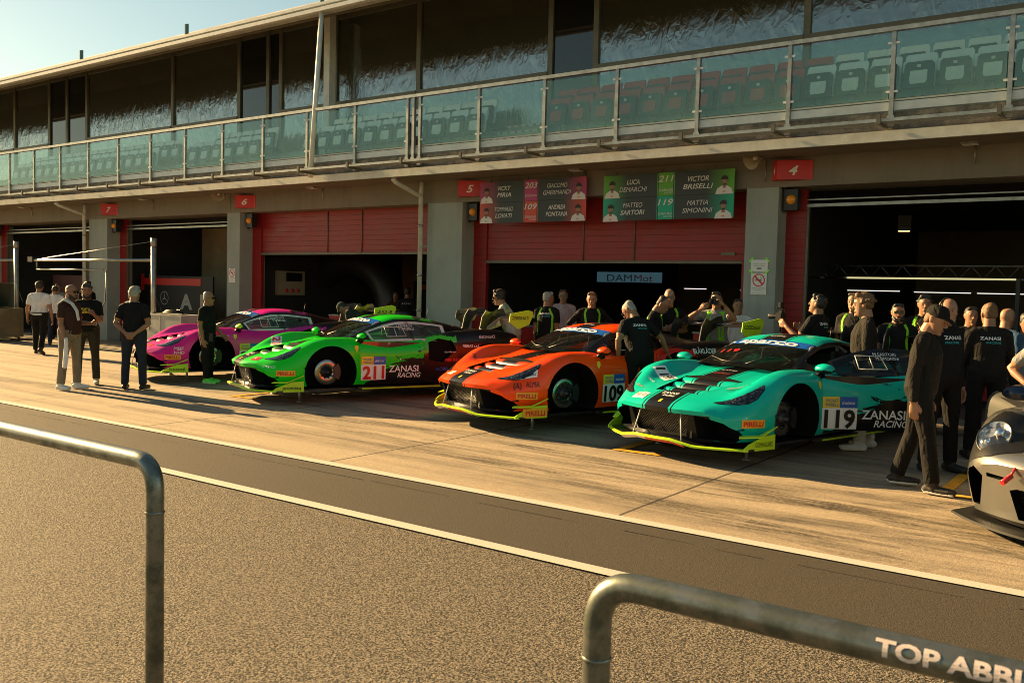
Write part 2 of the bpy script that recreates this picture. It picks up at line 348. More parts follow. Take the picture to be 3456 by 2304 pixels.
# cable tray hung outside the slab edge
n = N('perforated_steel_tray', (.3,.28,.24), .5, .6); P = n.pos((22,22,22)); x, y, z = n.xyz(P)
hole = n.op('MULTIPLY', n.op('GREATER_THAN', n.op('FRACT', x), .35), n.op('GREATER_THAN', n.op('FRACT', y), .35))
ms = n.node('ShaderNodeMixShader', {0: n.op('MULTIPLY', hole, .75), 1: n.b.outputs[0], 2: n.node('ShaderNodeBsdfTransparent').outputs[0]})
n.t.links.new(ms.outputs[0], n.out.inputs[0]); M_perf = n.m
tray = empty('cable_tray', (-19,13.5,4.2), 0, 'long perforated steel cable tray on brackets below the balustrade', 'cable tray')
lpart(MB().box((-60,13.33,4.205),(14,13.6,4.209)), 'tray_floor', M_perf, tray)
lpart(MB().box((-60,13.325,4.205),(14,13.33,4.25)).box((-60,13.6,4.205),(14,13.605,4.25)), 'tray_edge', M_steel, tray)
for X in [-1.92-1.487*k for k in range(-5, 30)]:
    lpart(MB().box((X-.02,13.27,4.165),(X+.02,13.73,4.2)).box((X-.025,13.25,4.165),(X+.025,13.29,4.29)).box((X-.02,13.62,4.2),(X+.02,13.66,4.27)), 'bracket', M_brsteel, tray)
# ---------------- seats ----------------
M_seatg = simple('dark_grey_seat_plastic', (.05,.06,.062), .5, var=0); M_seatw = simple('white_seat_plastic', (.85,.85,.8), .45, var=.05); M_seatr = simple('faded_red_seat_plastic', (.5,.06,.05), .5, var=.1)
def make_seat(shell, desc):
    t = empty('stadium_chair', (0,0,0), 0, desc, 'seat', 'folding seats on the terrace')
    b = MB(); b.prism([(-.22,0,.38),(.22,0,.38),(.225,.10,.86),(.20,.12,.9),(-.20,.12,.9),(-.225,.10,.86)], (0,.035,0)); fix(b.obj('backrest', shell, t))
    p = MB(); p.prism([(-.215,-.09,.36),(.215,-.09,.36),(.205,-.03,.72),(.17,-.02,.76),(-.17,-.02,.76),(-.205,-.03,.72)], (0,.045,0)); s = fix(p.obj('folded_pan', M_seatg, t))
    q = MB(); q.prism([(-.105,-.092,.42),(.105,-.092,.42),(.125,-.085,.47),(.12,-.055,.62),(-.12,-.055,.62),(-.125,-.085,.47)], (0,.03,0)); fix(q.obj('pan_panel', shell, s))
    r = MB(); r.box((-.025,-.055,.665),(.025,-.045,.705)); r.obj('number_badge', M_white, s)
    l = MB(); l.box((-.03,.03,0),(.03,.09,.4)); l.obj('bracket', M_brsteel, t)
    return t
sw = make_seat(M_seatw, 'white and dark grey folded terrace seat'); sr = make_seat(M_seatr, 'red and dark grey folded terrace seat')
uw = ur = False; dark_used = 0
for row, (Y, Z, off) in enumerate(((14.78,4.56,0.),(15.42,4.86,.25))):
    k = 0
    while True:
        X = -.75+off-.497*k; k += 1
        if X < -31: break
        if any(abs(X-s) < .72 for s in (-10.9,-22.0,-32.4)) or abs(X+17.6) < .8: continue
        red = -10.3 < X < -5.05+(.3 if row else 0)
        src = sr if red else sw
        if red: o = src if not ur else copy_tree(src); ur = True
        else: o = src if not uw else copy_tree(src); uw = True
        o.location = (X, Y, Z)
        o['label'] = ('red' if red else 'white')+' folded seat in the '+('back' if row else 'front')+' row, '+('between striped stairs and right-hand white block' if red else ('right of the red block' if X > -5.2 else ('between the pole and the striped stairs' if X > -17 else 'left of the leaning pole')))
        o['group'] = ('red' if red else 'white')+' seats '+('back' if row else 'front')+(' block' if red else ' right' if X > -5.2 else ' middle' if X > -17 else ' left')
# ---------------- poles, pipes, fittings ----------------
def thing_mesh(mb, name, mat, label, cat, group=None): return tag(mb.obj(name, mat), label, cat, group)
thing_mesh(MB().tube([(-15.36,13.66,4.1),(-15.36,13.93,7.72)], .055, 14), 'roof_pole', M_whsteel, 'pale round pole leaning from the slab edge to the roof gutter', 'pole')
thing_mesh(MB().box((-17.0,15.5,4.86),(-16.8,15.7,8.3)), 'roof_post', M_whsteel, 'pale square post standing on the terrace behind the leaning pole', 'post')
for X, lab in ((-13.06,'grey drainpipe with slanted offset between garages 6 and 5'),(-26.42,'grey drainpipe with slanted offset on the column of garage 7')):
    t = empty('drainpipe', (X,14.7,0), 0, lab, 'pipe', 'drainpipes on the facade')
    MB().tube([(0,-.87,4.0-.02),(0,-.86,3.97),(0,-.8,3.92),(0,-.1,3.72),(0,0,3.68),(0,0,0)], .05, 14).tube([(0,.0,3.66),(0,.02,4.0)], .045, 12).obj('pipe', M_whsteel, t)
    for z in (3.05, 2.0, 1.25): MB().lathe([(.05,0),(.062,.002),(.062,.05),(.05,.052)], Matrix.Translation((0,0,z)), 14).obj('pipe_collar', M_steel, t)
def lens_mat(): return N('amber_lens', (.9,.32,.02), .25, spec=.6).m
M_amber = lens_mat()
for X, num in ((-5.24,'4'),(-11.9,'5'),(-19.1,'6'),(-25.25,'7'),(-32.5,'8')):
    t = empty('signal_lamp', (X,14.9,3.35), 0, 'black box signal lamp with amber lens at the top left of garage %s' % num, 'signal lamp', 'amber signal lamps')
    MB().box((-.02,0,-.17),(.2,.16,.17)).box((-.05,.04,-.2),(-.02,.1,.2)).obj('housing', M_black, t)
    MB().lathe([(.0,.07),(.04,.06),(.07,.03),(.08,0)], Matrix.Translation((.09,0,0)) @ Matrix.Rotation(rad(90), 4, 'X'), 18).obj('lens', M_amber, t)
    # wedge shaped number sign
    s = empty('garage_number_sign', (X-.0,14.8,3.8), 0, 'red wedge sign with a white %s above the garage door' % num, 'sign', 'garage number signs')
    w = MB(); a, b, c, d = (-.17,-.02), (-.1,-.36), (.48,-.03), (.42,-.03)
    w.prism([(-.2,-.01,-.15),(-.04,-.24,-.15),(.42,-.01,-.15)], (0,0,.31)); w.box((.4,-.012,-.15),(.47,-.004,.16)); fix(w.obj('panel', M_redp, s))
    u = Vector((.46,.23,0)).normalized(); o = Vector((.19,-.125,0))+Vector((u.y,-u.x,0))*.004
    e = MB(); lettering(e, num, o, u, (0,0,1), .15, w=.15, bold=.03, shear=.3); 
    u = Vector((.16,-.23,0)).normalized(); o = Vector((-.12,-.125,0))+Vector((u.y,-u.x,0))*.004; lettering(e, num, o, u, (0,0,1), .13, w=.09, bold=.03, shear=.3)
    e.obj('number', M_white, s)
M_horn = simple('weathered_beige_horn', (.3,.27,.18), .6, var=.3)
for X, lab in ((-5.65,'beige horn loudspeaker under the walkway near garage 4'),(-19.72,'beige horn loudspeaker under the walkway near garage 6')):
    t = empty('loudspeaker', (X,14.5,4.0), 0, lab, 'loudspeaker', 'horn loudspeakers')
    Mx = Matrix.Rotation(rad(-25 if X > -10 else 40), 4, 'Z') @ Matrix.Rotation(rad(110), 4, 'X')
    MB().lathe([(.04,-.3),(.06,-.28),(.07,-.12),(.15,.06),(.17,.08),(.16,.085),(.06,-.1),(.0,-.1)], Mx, 22).obj('horn', M_horn, t)
    MB().lathe([(0,.0),(.035,.0),(.04,-.05),(.03,-.12)], Mx, 14).obj('driver', M_whsteel, t); MB().box((-.015,.0,0),(.015,.2,.1)).tube([(.1,.28,.0),(.1,.28,-.35)], .008, 6).obj('bracket', M_steel, t)
for X, lab in ((-2.44,'above garage 4'),(-9.06,'above the left driver banner'),(-16.2,'above garage 6'),(-23.04,'above garage 7'),(-29.7,'above garage 8')):
    t = empty('floodlight', (X,14.5,4.0), 0, 'small flat floodlight under the walkway '+lab, 'lamp', 'floodlights under the walkway')
    MB().prism([(-.12,-.12,-.01),(.12,-.12,-.01),(.1,.12,.05),(-.1,.12,.05)], (0,0,.035)).obj('housing', M_steel, t)
    MB().box((-.1,-.1,-.016),(.1,.06,-.012)).obj('glass', M_white, t); MB().tube([(.02,.27,.05),(.02,.27,-.25)], .012, 6).tube([(.02,.1,.05),(.02,.28,.05)], .012, 6).obj('bracket', M_steel, t)
# no smoking signs and taped paper
M_paper = simple('white_paper', (.72,.72,.68), .6, var=.03); M_rd = simple('red_print', (.6,.03,.03), .5, var=0); M_gr = simple('grey_print', (.2,.2,.2), .6, var=0); M_tape = simple('green_tape', (.3,.9,.05), .5, var=0)
def nosmoke(X, Z, lab, w=.27, h=.36):
    t = empty('no_smoking_sign', (X,14.79,Z), 0, lab, 'sign', 'no smoking signs')
    MB().box((-w/2,-.004,-h/2),(w/2,.0,h/2)).obj('board', M_paper, t)
    p = MB(); c = Matrix.Translation((0,-.006,h*.17)) @ Matrix.Rotation(rad(90), 4, 'X'); r = w*.4
    p.lathe([(r*.82,0),(r,0)], c, 32); a = math.cos(rad(45))*r*.86; p.add([(-a-.01,-.0065,h*.17+a-.01),(-a+.01,-.0065,h*.17+a+.01),(a+.01,-.0065,h*.17-a+.01),(a-.01,-.0065,h*.17-a-.01)], [(0,1,2,3)]); p.obj('ring', M_rd, t)
    e = MB(); e.box((-.06,-.0055,h*.14),(.05,-.005,h*.14+.025)); e.tube([(.03,-.005,h*.2),(.05,-.005,h*.26),(.03,-.005,h*.32)], .006, 5)
    lettering(e, 'VIETATO FUMARE', (0,-.0055,-h*.2), (1,0,0), (0,0,1), .022, w*.85, bold=.02); lettering(e, 'NO SMOKING', (0,-.0055,-h*.29), (1,0,0), (0,0,1), .022, w*.6, bold=.02)
    lettering(e, 'Legge 16 gennaio 2003', (0,-.0055,-h*.4), (1,0,0), (0,0,1), .012, w*.8); e.obj('lettering', M_gr, t)
nosmoke(-5.6, 1.96, 'no smoking sign under the taped paper on the column of garage 4'); nosmoke(-19.53, 1.96, 'small no smoking sign on the column of garage 6')
t = empty('paper_notice', (-5.6,14.79,2.26), 0, 'white paper notice taped with green tape above the no smoking sign', 'notice')
MB().box((-.145,-.003,-.1),(.145,0,.1)).obj('sheet', M_paper, t)
e = MB()
for sx in (-1, 1):
    for sz in (-1, 1):
        q = Matrix.Translation((sx*.14,-.005,sz*.1)) @ Matrix.Rotation(rad(45*sx*sz), 4, 'Y'); e.box((-.05,0,-.012),(.05,.001,.012), 0, q)
e.obj('tape', M_tape, t); e = MB(); lettering(e, 'Questa area è', (0,-.005,.035), (1,0,0), (0,0,1), .02, .2); lettering(e, 'videosorvegliata', (0,-.005,.0), (1,0,0), (0,0,1), .02, .2); e.box((-.04,-.005,-.06),(.04,-.004,-.03)); e.obj('lettering', M_gr, t)
# ---------------- driver banners ----------------
M_bk = simple('banner_charcoal', (.025,.034,.034), .5, var=.1); M_wt = simple('banner_white_print', (.62,.62,.6), .6, var=0)
M_skin0 = simple('printed_skin', (.3,.17,.11), .6, var=0); M_hair0 = simple('printed_hair', (.02,.015,.012), .6, var=0); M_or0 = simple('printed_orange', (.7,.2,.03), .6, var=0)
def fade(name, c):
    n = N(name, c, .5); x, y, z = n.xyz(n.coord(kind='Generated')); n.set('Base Color', n.mix(n.ramp(n.op('ABSOLUTE', n.op('SUBTRACT', x, .5)), [(.30, 0.), (.5, 1.)]), (.025,.034,.034), c)); return n.m
def banner(x0, x1, z0, z1, rows, label):
    t = empty('driver_banner', ((x0+x1)/2,14.66,(z0+z1)/2), 0, label, 'banner', 'driver banners over garage 5')
    W_, H_ = x1-x0, z1-z0
    for r, (c, name, num, a, b, sub) in enumerate(rows):
        zc = H_/4*(1 if r == 0 else -1)
        pn = MB().box((-W_/2,-.02,zc-H_/4+.002),(W_/2,0,zc+H_/4-.002)).obj('panel', fade('banner_fade_'+name, c), t)
        m = simple('banner_stripe_'+name, c, .5, var=0)
        s = MB(); s.box((-.17*1,-.023,zc-H_/4+.002),(.17,-.021,zc+H_/4-.002)); s.obj('stripe', m, pn)
        k = MB(); k.box((-.155,-.025,zc-H_/4),(-.14,-.024,zc+H_/4)); k.box((.14,-.025,zc-H_/4),(.155,-.024,zc+H_/4)); k.obj('stripe_edge', M_bk, pn)
        e = MB(); kw = dict(bold=.02, shear=.25)
        lettering(e, num, (0,-.027,zc+.1), (1,0,0), (0,0,1), .11, .30, **kw); lettering(e, sub, (0,-.027,zc-.1), (1,0,0), (0,0,1), .045, .28, shear=.1)
        if sub == 'ZANASI': lettering(e, 'RACING', (.06,-.027,zc-.15), (1,0,0), (0,0,1), .03, .18, shear=.3)
        for sx, (l1, l2) in ((-1, a), (1, b)):
            cx = sx*(.17+ (W_/2-.17)*.42)
            lettering(e, l1, (cx-.02,-.027,zc+.07), (1,0,0), (0,0,1), .085, .065*len(l1), **kw); lettering(e, l2, (cx-.02,-.027,zc-.06), (1,0,0), (0,0,1), .085, .07*len(l2), **kw)
        e.obj('lettering', M_wt, pn)
        for sx in (-1, 1):            # printed head-and-shoulders portraits of no one in particular
            cx = sx*(W_/2-.17)+random.uniform(-.015,.015); zb = zc-H_/4+.005+random.uniform(-.02,.0)
            MB().add([(cx-.16,-.024,zb),(cx+.16,-.024,zb),(cx+.13,-.024,zb+.09),(cx+.05,-.024,zb+.14),(cx-.05,-.024,zb+.14),(cx-.13,-.024,zb+.09)], [(0,1,2,3,4,5)]).obj('portrait_suit', M_wt, pn)
            MB().add([(cx+random.choice((.045,.045,.048))*math.cos(q/8*math.pi),-.026,zb+.215+.068*math.sin(q/8*math.pi)) for q in range(16)], [tuple(range(16))]).add([(cx-.03,-.026,zb+.1),(cx+.03,-.026,zb+.1),(cx+.03,-.026,zb+.17),(cx-.03,-.026,zb+.17)], [(0,1,2,3)]).obj('portrait_face', M_skin0, pn)
            MB().add([(cx+.066*math.cos(q/8*math.pi),-.0275,zb+.24+.07*math.sin(q/8*math.pi)) for q in range(9)], [tuple(range(9))]).obj('portrait_hair', M_hair0, pn)
            MB().add([(cx-.03,-.027,zb+.03),(cx+.02,-.027,zb+.03),(cx+.02,-.027,zb+.05),(cx-.03,-.027,zb+.05)], [(0,1,2,3)]).obj('portrait_patch', M_or0, pn)
    for X in (-W_*.4,-.1,W_*.35): MB().tube([(X,.0,H_/2-.02),(X,.05,H_/2+.08)], .006, 5).obj('cord', M_black, t)
banner(-11.42,-8.92,3.08,3.9, [((.4,.03,.14),'magenta','203',('VICKY','PIRIA'),('GIACOMO','GHERMANDI'),'SCUDERIA'),((.55,.06,.03),'orange','109',('TOMMASO','LOVATI'),('ANDREA','FONTANA'),'ZANASI')], 'black banner with magenta and orange bands, numbers 203 and 109')
banner(-8.55,-6.03,3.06,3.88, [((.1,.36,.02),'green','211',('LUCA','DEMARCHI'),('VICTOR','BRISELLI'),'ZANASI'),((.0,.36,.22),'teal','119',('MATTEO','SARTORI'),('MATTIA','SIMONINI'),'ZANASI')], 'black banner with green and teal bands, numbers 211 and 119')
# ---------------- race cars ----------------
# car space: x forward from the front axle, y to the driver's left, z up from tyre level
def herm(xs, ys, q):
    xs = np.array(xs, float); ys = np.array(ys, float)
    if xs[0] > xs[-1]: xs = xs[::-1]; ys = ys[::-1]
    d = np.diff(ys)/np.diff(xs); m = np.zeros(len(xs)); m[0] = d[0]; m[-1] = d[-1]
    for i in range(1, len(xs)-1): m[i] = 0 if d[i-1]*d[i] <= 0 else 2*d[i-1]*d[i]/(d[i-1]+d[i])
    q = np.clip(q, xs[0], xs[-1]); i = np.clip(np.searchsorted(xs, q)-1, 0, len(xs)-2); h = xs[i+1]-xs[i]; t = (q-xs[i])/h
    return (2*t**3-3*t**2+1)*ys[i]+(t**3-2*t**2+t)*h*m[i]+(-2*t**3+3*t**2)*ys[i+1]+(t**3-t**2)*h*m[i+1]
def curve(pts, n):
    """smooth polyline through 2D points"""
    pts = np.array(pts, float); L = np.r_[0, np.cumsum(np.hypot(*np.diff(pts, axis=0).T))]; q = np.linspace(0, L[-1], n)
    return np.stack([herm(L, pts[:, 0], q), herm(L, pts[:, 1], q)], 1)
ST = [ # x, z centre, z valley, z fender crest, y crest, half width
 (1.13,.455,.452,.440,.58,.80),(1.07,.505,.495,.470,.64,.86),(.95,.555,.54,.535,.70,.92),(.75,.615,.595,.64,.75,.965),(.5,.668,.64,.745,.775,.995),
 (.25,.715,.68,.825,.785,1.01),(0,.76,.725,.862,.79,1.015),(-.3,.805,.775,.86,.785,1.005),(-.6,.82,.80,.825,.78,.975),(-1.,.83,.82,.80,.80,.95),
 (-1.4,.85,.84,.825,.82,.955),(-1.8,.88,.875,.90,.83,.985),(-2.2,.90,.90,.955,.83,1.015),(-2.66,.92,.92,.98,.83,1.03),(-3.0,.93,.91,.955,.81,1.015),(-3.3,.90,.89,.90,.77,.97)]
ST = np.array(ST)
def body_ring(x, NT=26, NS=14):
    zc, zv, zf, yf, w = [float(herm(ST[:, 0], ST[:, k], np.array([x]))[0]) for k in range(1, 6)]
    top = curve([(0,zc),(.22,zc-.004),(.40,zv+(zc-zv)*.35),(.56,zv+(zf-zv)*.18),(yf,zf),(w-.055,zf-.045),(w-.012,zf-.12),(w,zf-.2)], NT)
    zl = zf-.2; side = curve([(w,zl),(w+.004,zl*.7+.3*.3),(w-.004,.27),(w-.03,.14)], NS)
    bot = np.stack([np.linspace(w-.03, 0, NT), np.linspace(.14, .10, NT)], 1)
    r = np.concatenate([top, side[1:], bot[1:]])
    k = min(1, max(0, (x-.1)/1.03)); k = k*k*(3-2*k)
    low = np.clip((.42-r[:, 1])/.3, 0, 1)*.10*k                     # the nose overhangs the intakes
    X = x-k*.36*np.abs(r[:, 0])**2.3-low
    return np.stack([X, r[:, 0], r[:, 1]], 1)
def body_solid():
    NT, NS = 26, 14
    xs = np.r_[1.13, 1.11, 1.08, 1.04, np.linspace(.98, -3.3, 86)]
    R = [body_ring(x) for x in xs]; n = len(R[0]); V = []; F = []
    for r in R:                                    # whole ring: right half mirrored + left half
        V += [tuple(p) for p in r]; V += [(p[0], -p[1], p[2]) for p in r[1:-1][::-1]]
    m = 2*n-2
    for i in range(len(R)-1):
        for k in range(m): F.append((i*m+k, i*m+(k+1)%m, (i+1)*m+(k+1)%m, (i+1)*m+k))
    # front and rear caps as grids between the top run and the bottom run
    for base, flip in ((0, False), ((len(R)-1)*m, True)):
        top = [base+k for k in range(NT)]; bot = [base+n-1-k for k in range(NT)]
        topm = [base]+[base+m-k for k in range(1, NT)]; botm = [base+n-1]+[base+n-1+k for k in range(1, NT)]
        for T, B, s in ((top, bot, 1), (topm, botm, -1)):
            rows = [T]
            sidei = [base+NT-1+j for j in range(NS)] if s == 1 else [base+m-(NT-1+j) for j in range(NS)]
            for j in range(1, NS-1):
                row = []
                for k in range(NT):
                    if k == NT-1: row.append(sidei[j]); continue
                    t = j/(NS-1); a = np.array(V[T[k]]); b = np.array(V[B[k]]); p = a*(1-t)+b*t
                    key = (base, j)
                    if k == 0:
                        if (key) in caps: row.append(caps[key]); continue
                        caps[key] = len(V)
                    # follow the side curve's own height law
                    V.append(tuple(p)); row.append(len(V)-1)
                rows.append(row)
            rows.append(B)
            for a, b in zip(rows, rows[1:]):
                for k in range(NT-1):
                    q = (a[k], a[k+1], b[k+1], b[k]); F.append(q if len(set(q)) == 4 else tuple(dict.fromkeys(q)))
    return V, F
caps = {}
def bm_bool(o, cutters):
    """carve cutters out of o, returns a new mesh datablock (cutter faces carry the cutter's material)"""
    for c in cutters:
        c.hide_render = False
        md = o.modifiers.new('b', 'BOOLEAN'); md.operation = 'DIFFERENCE'; md.object = c; md.solver = 'EXACT'; md.use_self = True; md.material_mode = 'TRANSFER'
        bpy.context.view_layer.update()
        me = bpy.data.meshes.new_from_object(o.evaluated_get(bpy.context.evaluated_depsgraph_get()))
        o.modifiers.clear()
        if len(me.polygons) > 1000: o.data = me
        else: print('CUT FAILED', c.name)
        bpy.data.objects.remove(c)
    me = o.data
    return me
def sharpen(me, ang=32):
    bm = bmesh.new(); bm.from_mesh(me)
    bmesh.ops.remove_doubles(bm, verts=bm.verts, dist=.0004)
    for e in bm.edges: e.smooth = not (len(e.link_faces) == 2 and e.calc_face_angle(0) > rad(ang))
    for f in bm.faces: f.smooth = True
    bm.to_mesh(me); bm.free()
M_wellb = simple('matt_black_wheel_well', (.008,.008,.008), .9, var=0, spec=.1)
M_carbon = N('bare_carbon', (.018,.018,.019), .28, spec=.6); 
M_carbon.set('Coat Weight', .4); M_carbon.bump(M_carbon.noise(300., 1., .5), .1, .002); M_carbon = M_carbon.m
# wire mesh grille
n = N('wire_grille', (.09,.085,.08), .4, .7); x, y, z = n.xyz(n.coord())
a = n.op('FRACT', n.op('MULTIPLY', n.op('ADD', y, z), 32.)); b = n.op('FRACT', n.op('MULTIPLY', n.op('SUBTRACT', y, z), 32.))
l = n.op('MAXIMUM', n.op('LESS_THAN', a, .26), n.op('LESS_THAN', b, .26))
ms = n.node('ShaderNodeMixShader', {0: l, 1: n.node('ShaderNodeBsdfTransparent').outputs[0], 2: n.b.outputs[0]}); n.t.links.new(ms.outputs[0], n.out.inputs[0]); M_grille = n.m
# canopy: windscreen, roof, side glass, engine cover
CP = np.array([ # x, z centre, half width at top corner, z top corner, half width at base
 (-.20,.84,.66,.83,.74),(-.40,.93,.62,.905,.79),(-.60,1.02,.59,.99,.81),(-.80,1.095,.565,1.06,.83),(-.95,1.14,.55,1.10,.835),(-1.15,1.185,.54,1.135,.84),(-1.4,1.195,.53,1.14,.84),
 (-1.7,1.175,.50,1.115,.80),(-2.0,1.125,.46,1.07,.74),(-2.35,1.045,.42,1.0,.66),(-2.75,.965,.38,.94,.55),(-3.1,.935,.34,.92,.46)])
def can_ring(x, NT=17, NS=10):
    zc, yt, zt, yb = [float(herm(CP[:, 0], CP[:, k], np.array([x]))[0]) for k in range(1, 5)]
    zb = .80
    top = curve([(0,zc),(yt*.55,zc-(zc-zt)*.22),(yt*.9,zt+(zc-zt)*.28),(yt+.015,zt-.012)], NT)
    side = curve([(yt+.015,zt-.012),(yt+(yb-yt)*.42,zt+(zb-zt)*.38),(yb,zb)], NS)
    r = np.concatenate([top, side[1:]]); bow = np.clip((-.2-x)/.9, 0, 1)
    X = x-.17*(np.abs(r[:, 0])/.7)**2*(1-bow)-.09*(np.abs(r[:, 0])/.7)**2*bow*(x > -1.3)
    return np.stack([X, r[:, 0], r[:, 1]], 1)
cxs = np.r_[np.linspace(-.20, -1.15, 30), np.linspace(-1.2, -3.1, 30)]
CR = [can_ring(x) for x in cxs]; NTc, NSc = 17, 10
def can_patch(i0, i1, k0, k1, both=True, off=0.):
    V = []; F = []
    def grid(s):
        b = len(V)
        for i in range(i0, i1+1):
            for k in range(k0, k1+1): p = CR[i][k]; V.append((p[0], p[1]*s, p[2]))
        w = k1-k0+1
        for i in range(i1-i0):
            for k in range(w-1):
                q = (b+i*w+k, b+i*w+k+1, b+(i+1)*w+k+1, b+(i+1)*w+k); F.append(q if s < 0 else q[::-1])
    if both is True: grid(1); grid(-1)
    else: grid(both)
    return V, F
def stroke(pts2, w):    # thick line as quads in 2D
    V = []; F = []
    for a, b in zip(pts2, pts2[1:]):
        a = Vector(a); b = Vector(b); d = (b-a).normalized(); q = Vector((-d.y, d.x))*w/2; k = len(V); V += [a-q, b-q, b+q, a+q]; F.append((k, k+1, k+2, k+3))
    return V, F
def fillpoly(ol, c, steps=7, sub=4):
    """fill a star-shaped outline with fine rings round its centre"""
    o2 = []
    for a, b in zip(ol, ol[1:]+ol[:1]): o2 += [(a[0]+(b[0]-a[0])*k/sub, a[1]+(b[1]-a[1])*k/sub) for k in range(sub)]
    n_ = len(o2); V = [(c[0]+(a-c[0])*(1-r/steps), c[1]+(b-c[1])*(1-r/steps)) for r in range(steps) for a, b in o2]+[tuple(c)]; F = []
    for r in range(steps-1):
        for k in range(n_): F.append((r*n_+k, r*n_+(k+1)%n_, (r+1)*n_+(k+1)%n_, (r+1)*n_+k))
    for k in range(n_): F.append(((steps-1)*n_+k, (steps-1)*n_+(k+1)%n_, steps*n_))
    return V, F
base = {}
def build_base():
    V, F = body_solid(); o = mesh('tmp', V, F, M_wellb); bm = bmesh.new(); bm.from_mesh(o.data)
    bmesh.ops.remove_doubles(bm, verts=bm.verts, dist=1e-5); bmesh.ops.recalc_face_normals(bm, faces=bm.faces); bm.to_mesh(o.data); bm.free()
    o.data.materials.clear(); o.data.materials.append(bpy.data.materials.new('paint_slot'))
    base['bvh_raw'] = BVHTree.FromPolygons([v.co[:] for v in o.data.vertices], [tuple(p.vertices) for p in o.data.polygons])
    cut = []
    def C(mb): c = mb.obj('cut', M_wellb); fix(c); c.hide_render = True; cut.append(c)
    for ax, r in ((0, .405), (-2.66, .41)):
        for s in (-1, 1):
            poly = [(ax+r*math.cos(t)*(1.0), s*.62, .34+r*math.sin(t)) for t in [2*math.pi*k/48 for k in range(48)]]
            C(MB().prism(poly, (0, s*.6, 0)))
    zt = .405
    C(MB().prism([(.82,-.34,.17),(.82,.34,.17),(.82,.40,zt),(.82,-.40,zt)], (.5,0,0)))
    for s in (-1, 1):
        pl = [(.46,.165),(.80,.15),(.86,.20),(.84,.27),(.74,.345),(.60,.385),(.455,zt)]
        C(MB().prism([(.66, s*y, z) for y, z in pl], (.6,0,0)))
        C(MB().prism([(.1, s*y, z) for y, z in ((.22,.60),(.42,.60),(.44,.85),(.24,.85))], (.001,0,0)) if False else MB().prism([(-1.62,s*.90,.50),(-1.62,s*.90,.78),(-1.80,s*.90,.84),(-2.02,s*.90,.80),(-2.10,s*.90,.66),(-1.86,s*.90,.46)], (0,s*.3,0)))
    # bonnet vent: stepped recess behind the nose
    C(MB().prism([(.80,-.30,.50),(.80,.30,.50),(.16,.40,.62),(.16,-.40,.62)], (0,0,.3)))
    me = bm_bool(o, cut); bpy.data.objects.remove(o)
    # split door faces (both sides) from the body
    bm = bmesh.new(); bm.from_mesh(me); bm.faces.ensure_lookup_table()
    for nm, co, no in (('a',(-.46,0,0),(1,0,0)),('b',(-1.50,0,0),(1,0,0)),('c',(0,0,.20),(0,0,1))):
        bmesh.ops.bisect_plane(bm, geom=bm.verts[:]+bm.edges[:]+bm.faces[:], plane_co=co, plane_no=no, dist=1e-5)
    def isdoor(f):
        c = f.calc_center_median(); return -1.50 < c.x < -.46 and c.z > .20 and abs(c.y) > .84 and f.normal.z*f.normal.z < .8
    for s, nm in ((1,'doorL'),(-1,'doorR')):
        b2 = bm.copy(); bmesh.ops.delete(b2, geom=[f for f in b2.faces if not (isdoor(f) and f.calc_center_median().y*s > 0)], context='FACES')
        m2 = bpy.data.meshes.new(nm); b2.to_mesh(m2); b2.free(); sharpen(m2); base[nm] = m2
    b3 = bm.copy(); bmesh.ops.delete(b3, geom=[f for f in b3.faces if isdoor(f)], context='FACES'); mB = bpy.data.meshes.new('body'); b3.to_mesh(mB); b3.free(); sharpen(mB)
    for m_ in me.materials: 
        for t in (mB, base['doorL'], base['doorR']): t.materials.append(m_)
    bm.free(); base['body'] = mB
build_base()
RAW = base['bvh_raw']
CAN = BVHTree.FromPolygons([tuple(p) for p in sum([[tuple(q) for q in r]+[(q[0],-q[1],q[2]) for q in r] for r in CR], [])],
    [(i*52+s*26+k, i*52+s*26+k+1, (i+1)*52+s*26+k+1, (i+1)*52+s*26+k) for i in range(len(CR)-1) for s in (0,1) for k in range(25)])
def project(mb, V2, F, o, U, Vv, mi=0, tree=None, lift=.004):
    """lay a flat decal on the skin: points o+u*U+v*Vv are cast along U x Vv inward"""
    o = Vector(o); U = Vector(U); Vv = Vector(Vv); Nn = U.cross(Vv).normalized(); P = []
    for p in V2:
        q = o+U*p[0]+Vv*p[1]; best = None
        for t in ([tree] if tree else [RAW, CAN]):
            h = t.ray_cast(q+Nn*.6, -Nn, 1.3)
            if h[0] is not None and (best is None or (h[0]-q).dot(Nn) > (best-q).dot(Nn)): best = h[0]
        P.append((best if best is not None else q)+Nn*lift)
    mb.add(P, F, mi)
def grid2(w, h, nx, ny):
    V = [((i/nx-.5)*w, (j/ny-.5)*h) for j in range(ny+1) for i in range(nx+1)]
    return V, [(j*(nx+1)+i, j*(nx+1)+i+1, (j+1)*(nx+1)+i+1, (j+1)*(nx+1)+i) for j in range(ny) for i in range(nx)]
def dtext(mb, txt, o, U, Vv, h, w=None, mi=0, tree=None, lift=.013, **kw):
    V, F = text_mesh(txt, **kw); V = V.copy(); s = h if w is None else w/max(1e-6, np.ptp(V[:, 0])); V[:, 0] *= s; V[:, 1] *= h
    project(mb, V, F, o, U, Vv, mi, tree, lift)
def drect(mb, o, U, Vv, w, h, mi=0, tree=None, lift=.004, n=10): V, F = grid2(w, h, n, max(2, int(n*h/w))); project(mb, V, F, o, U, Vv, mi, tree, lift)
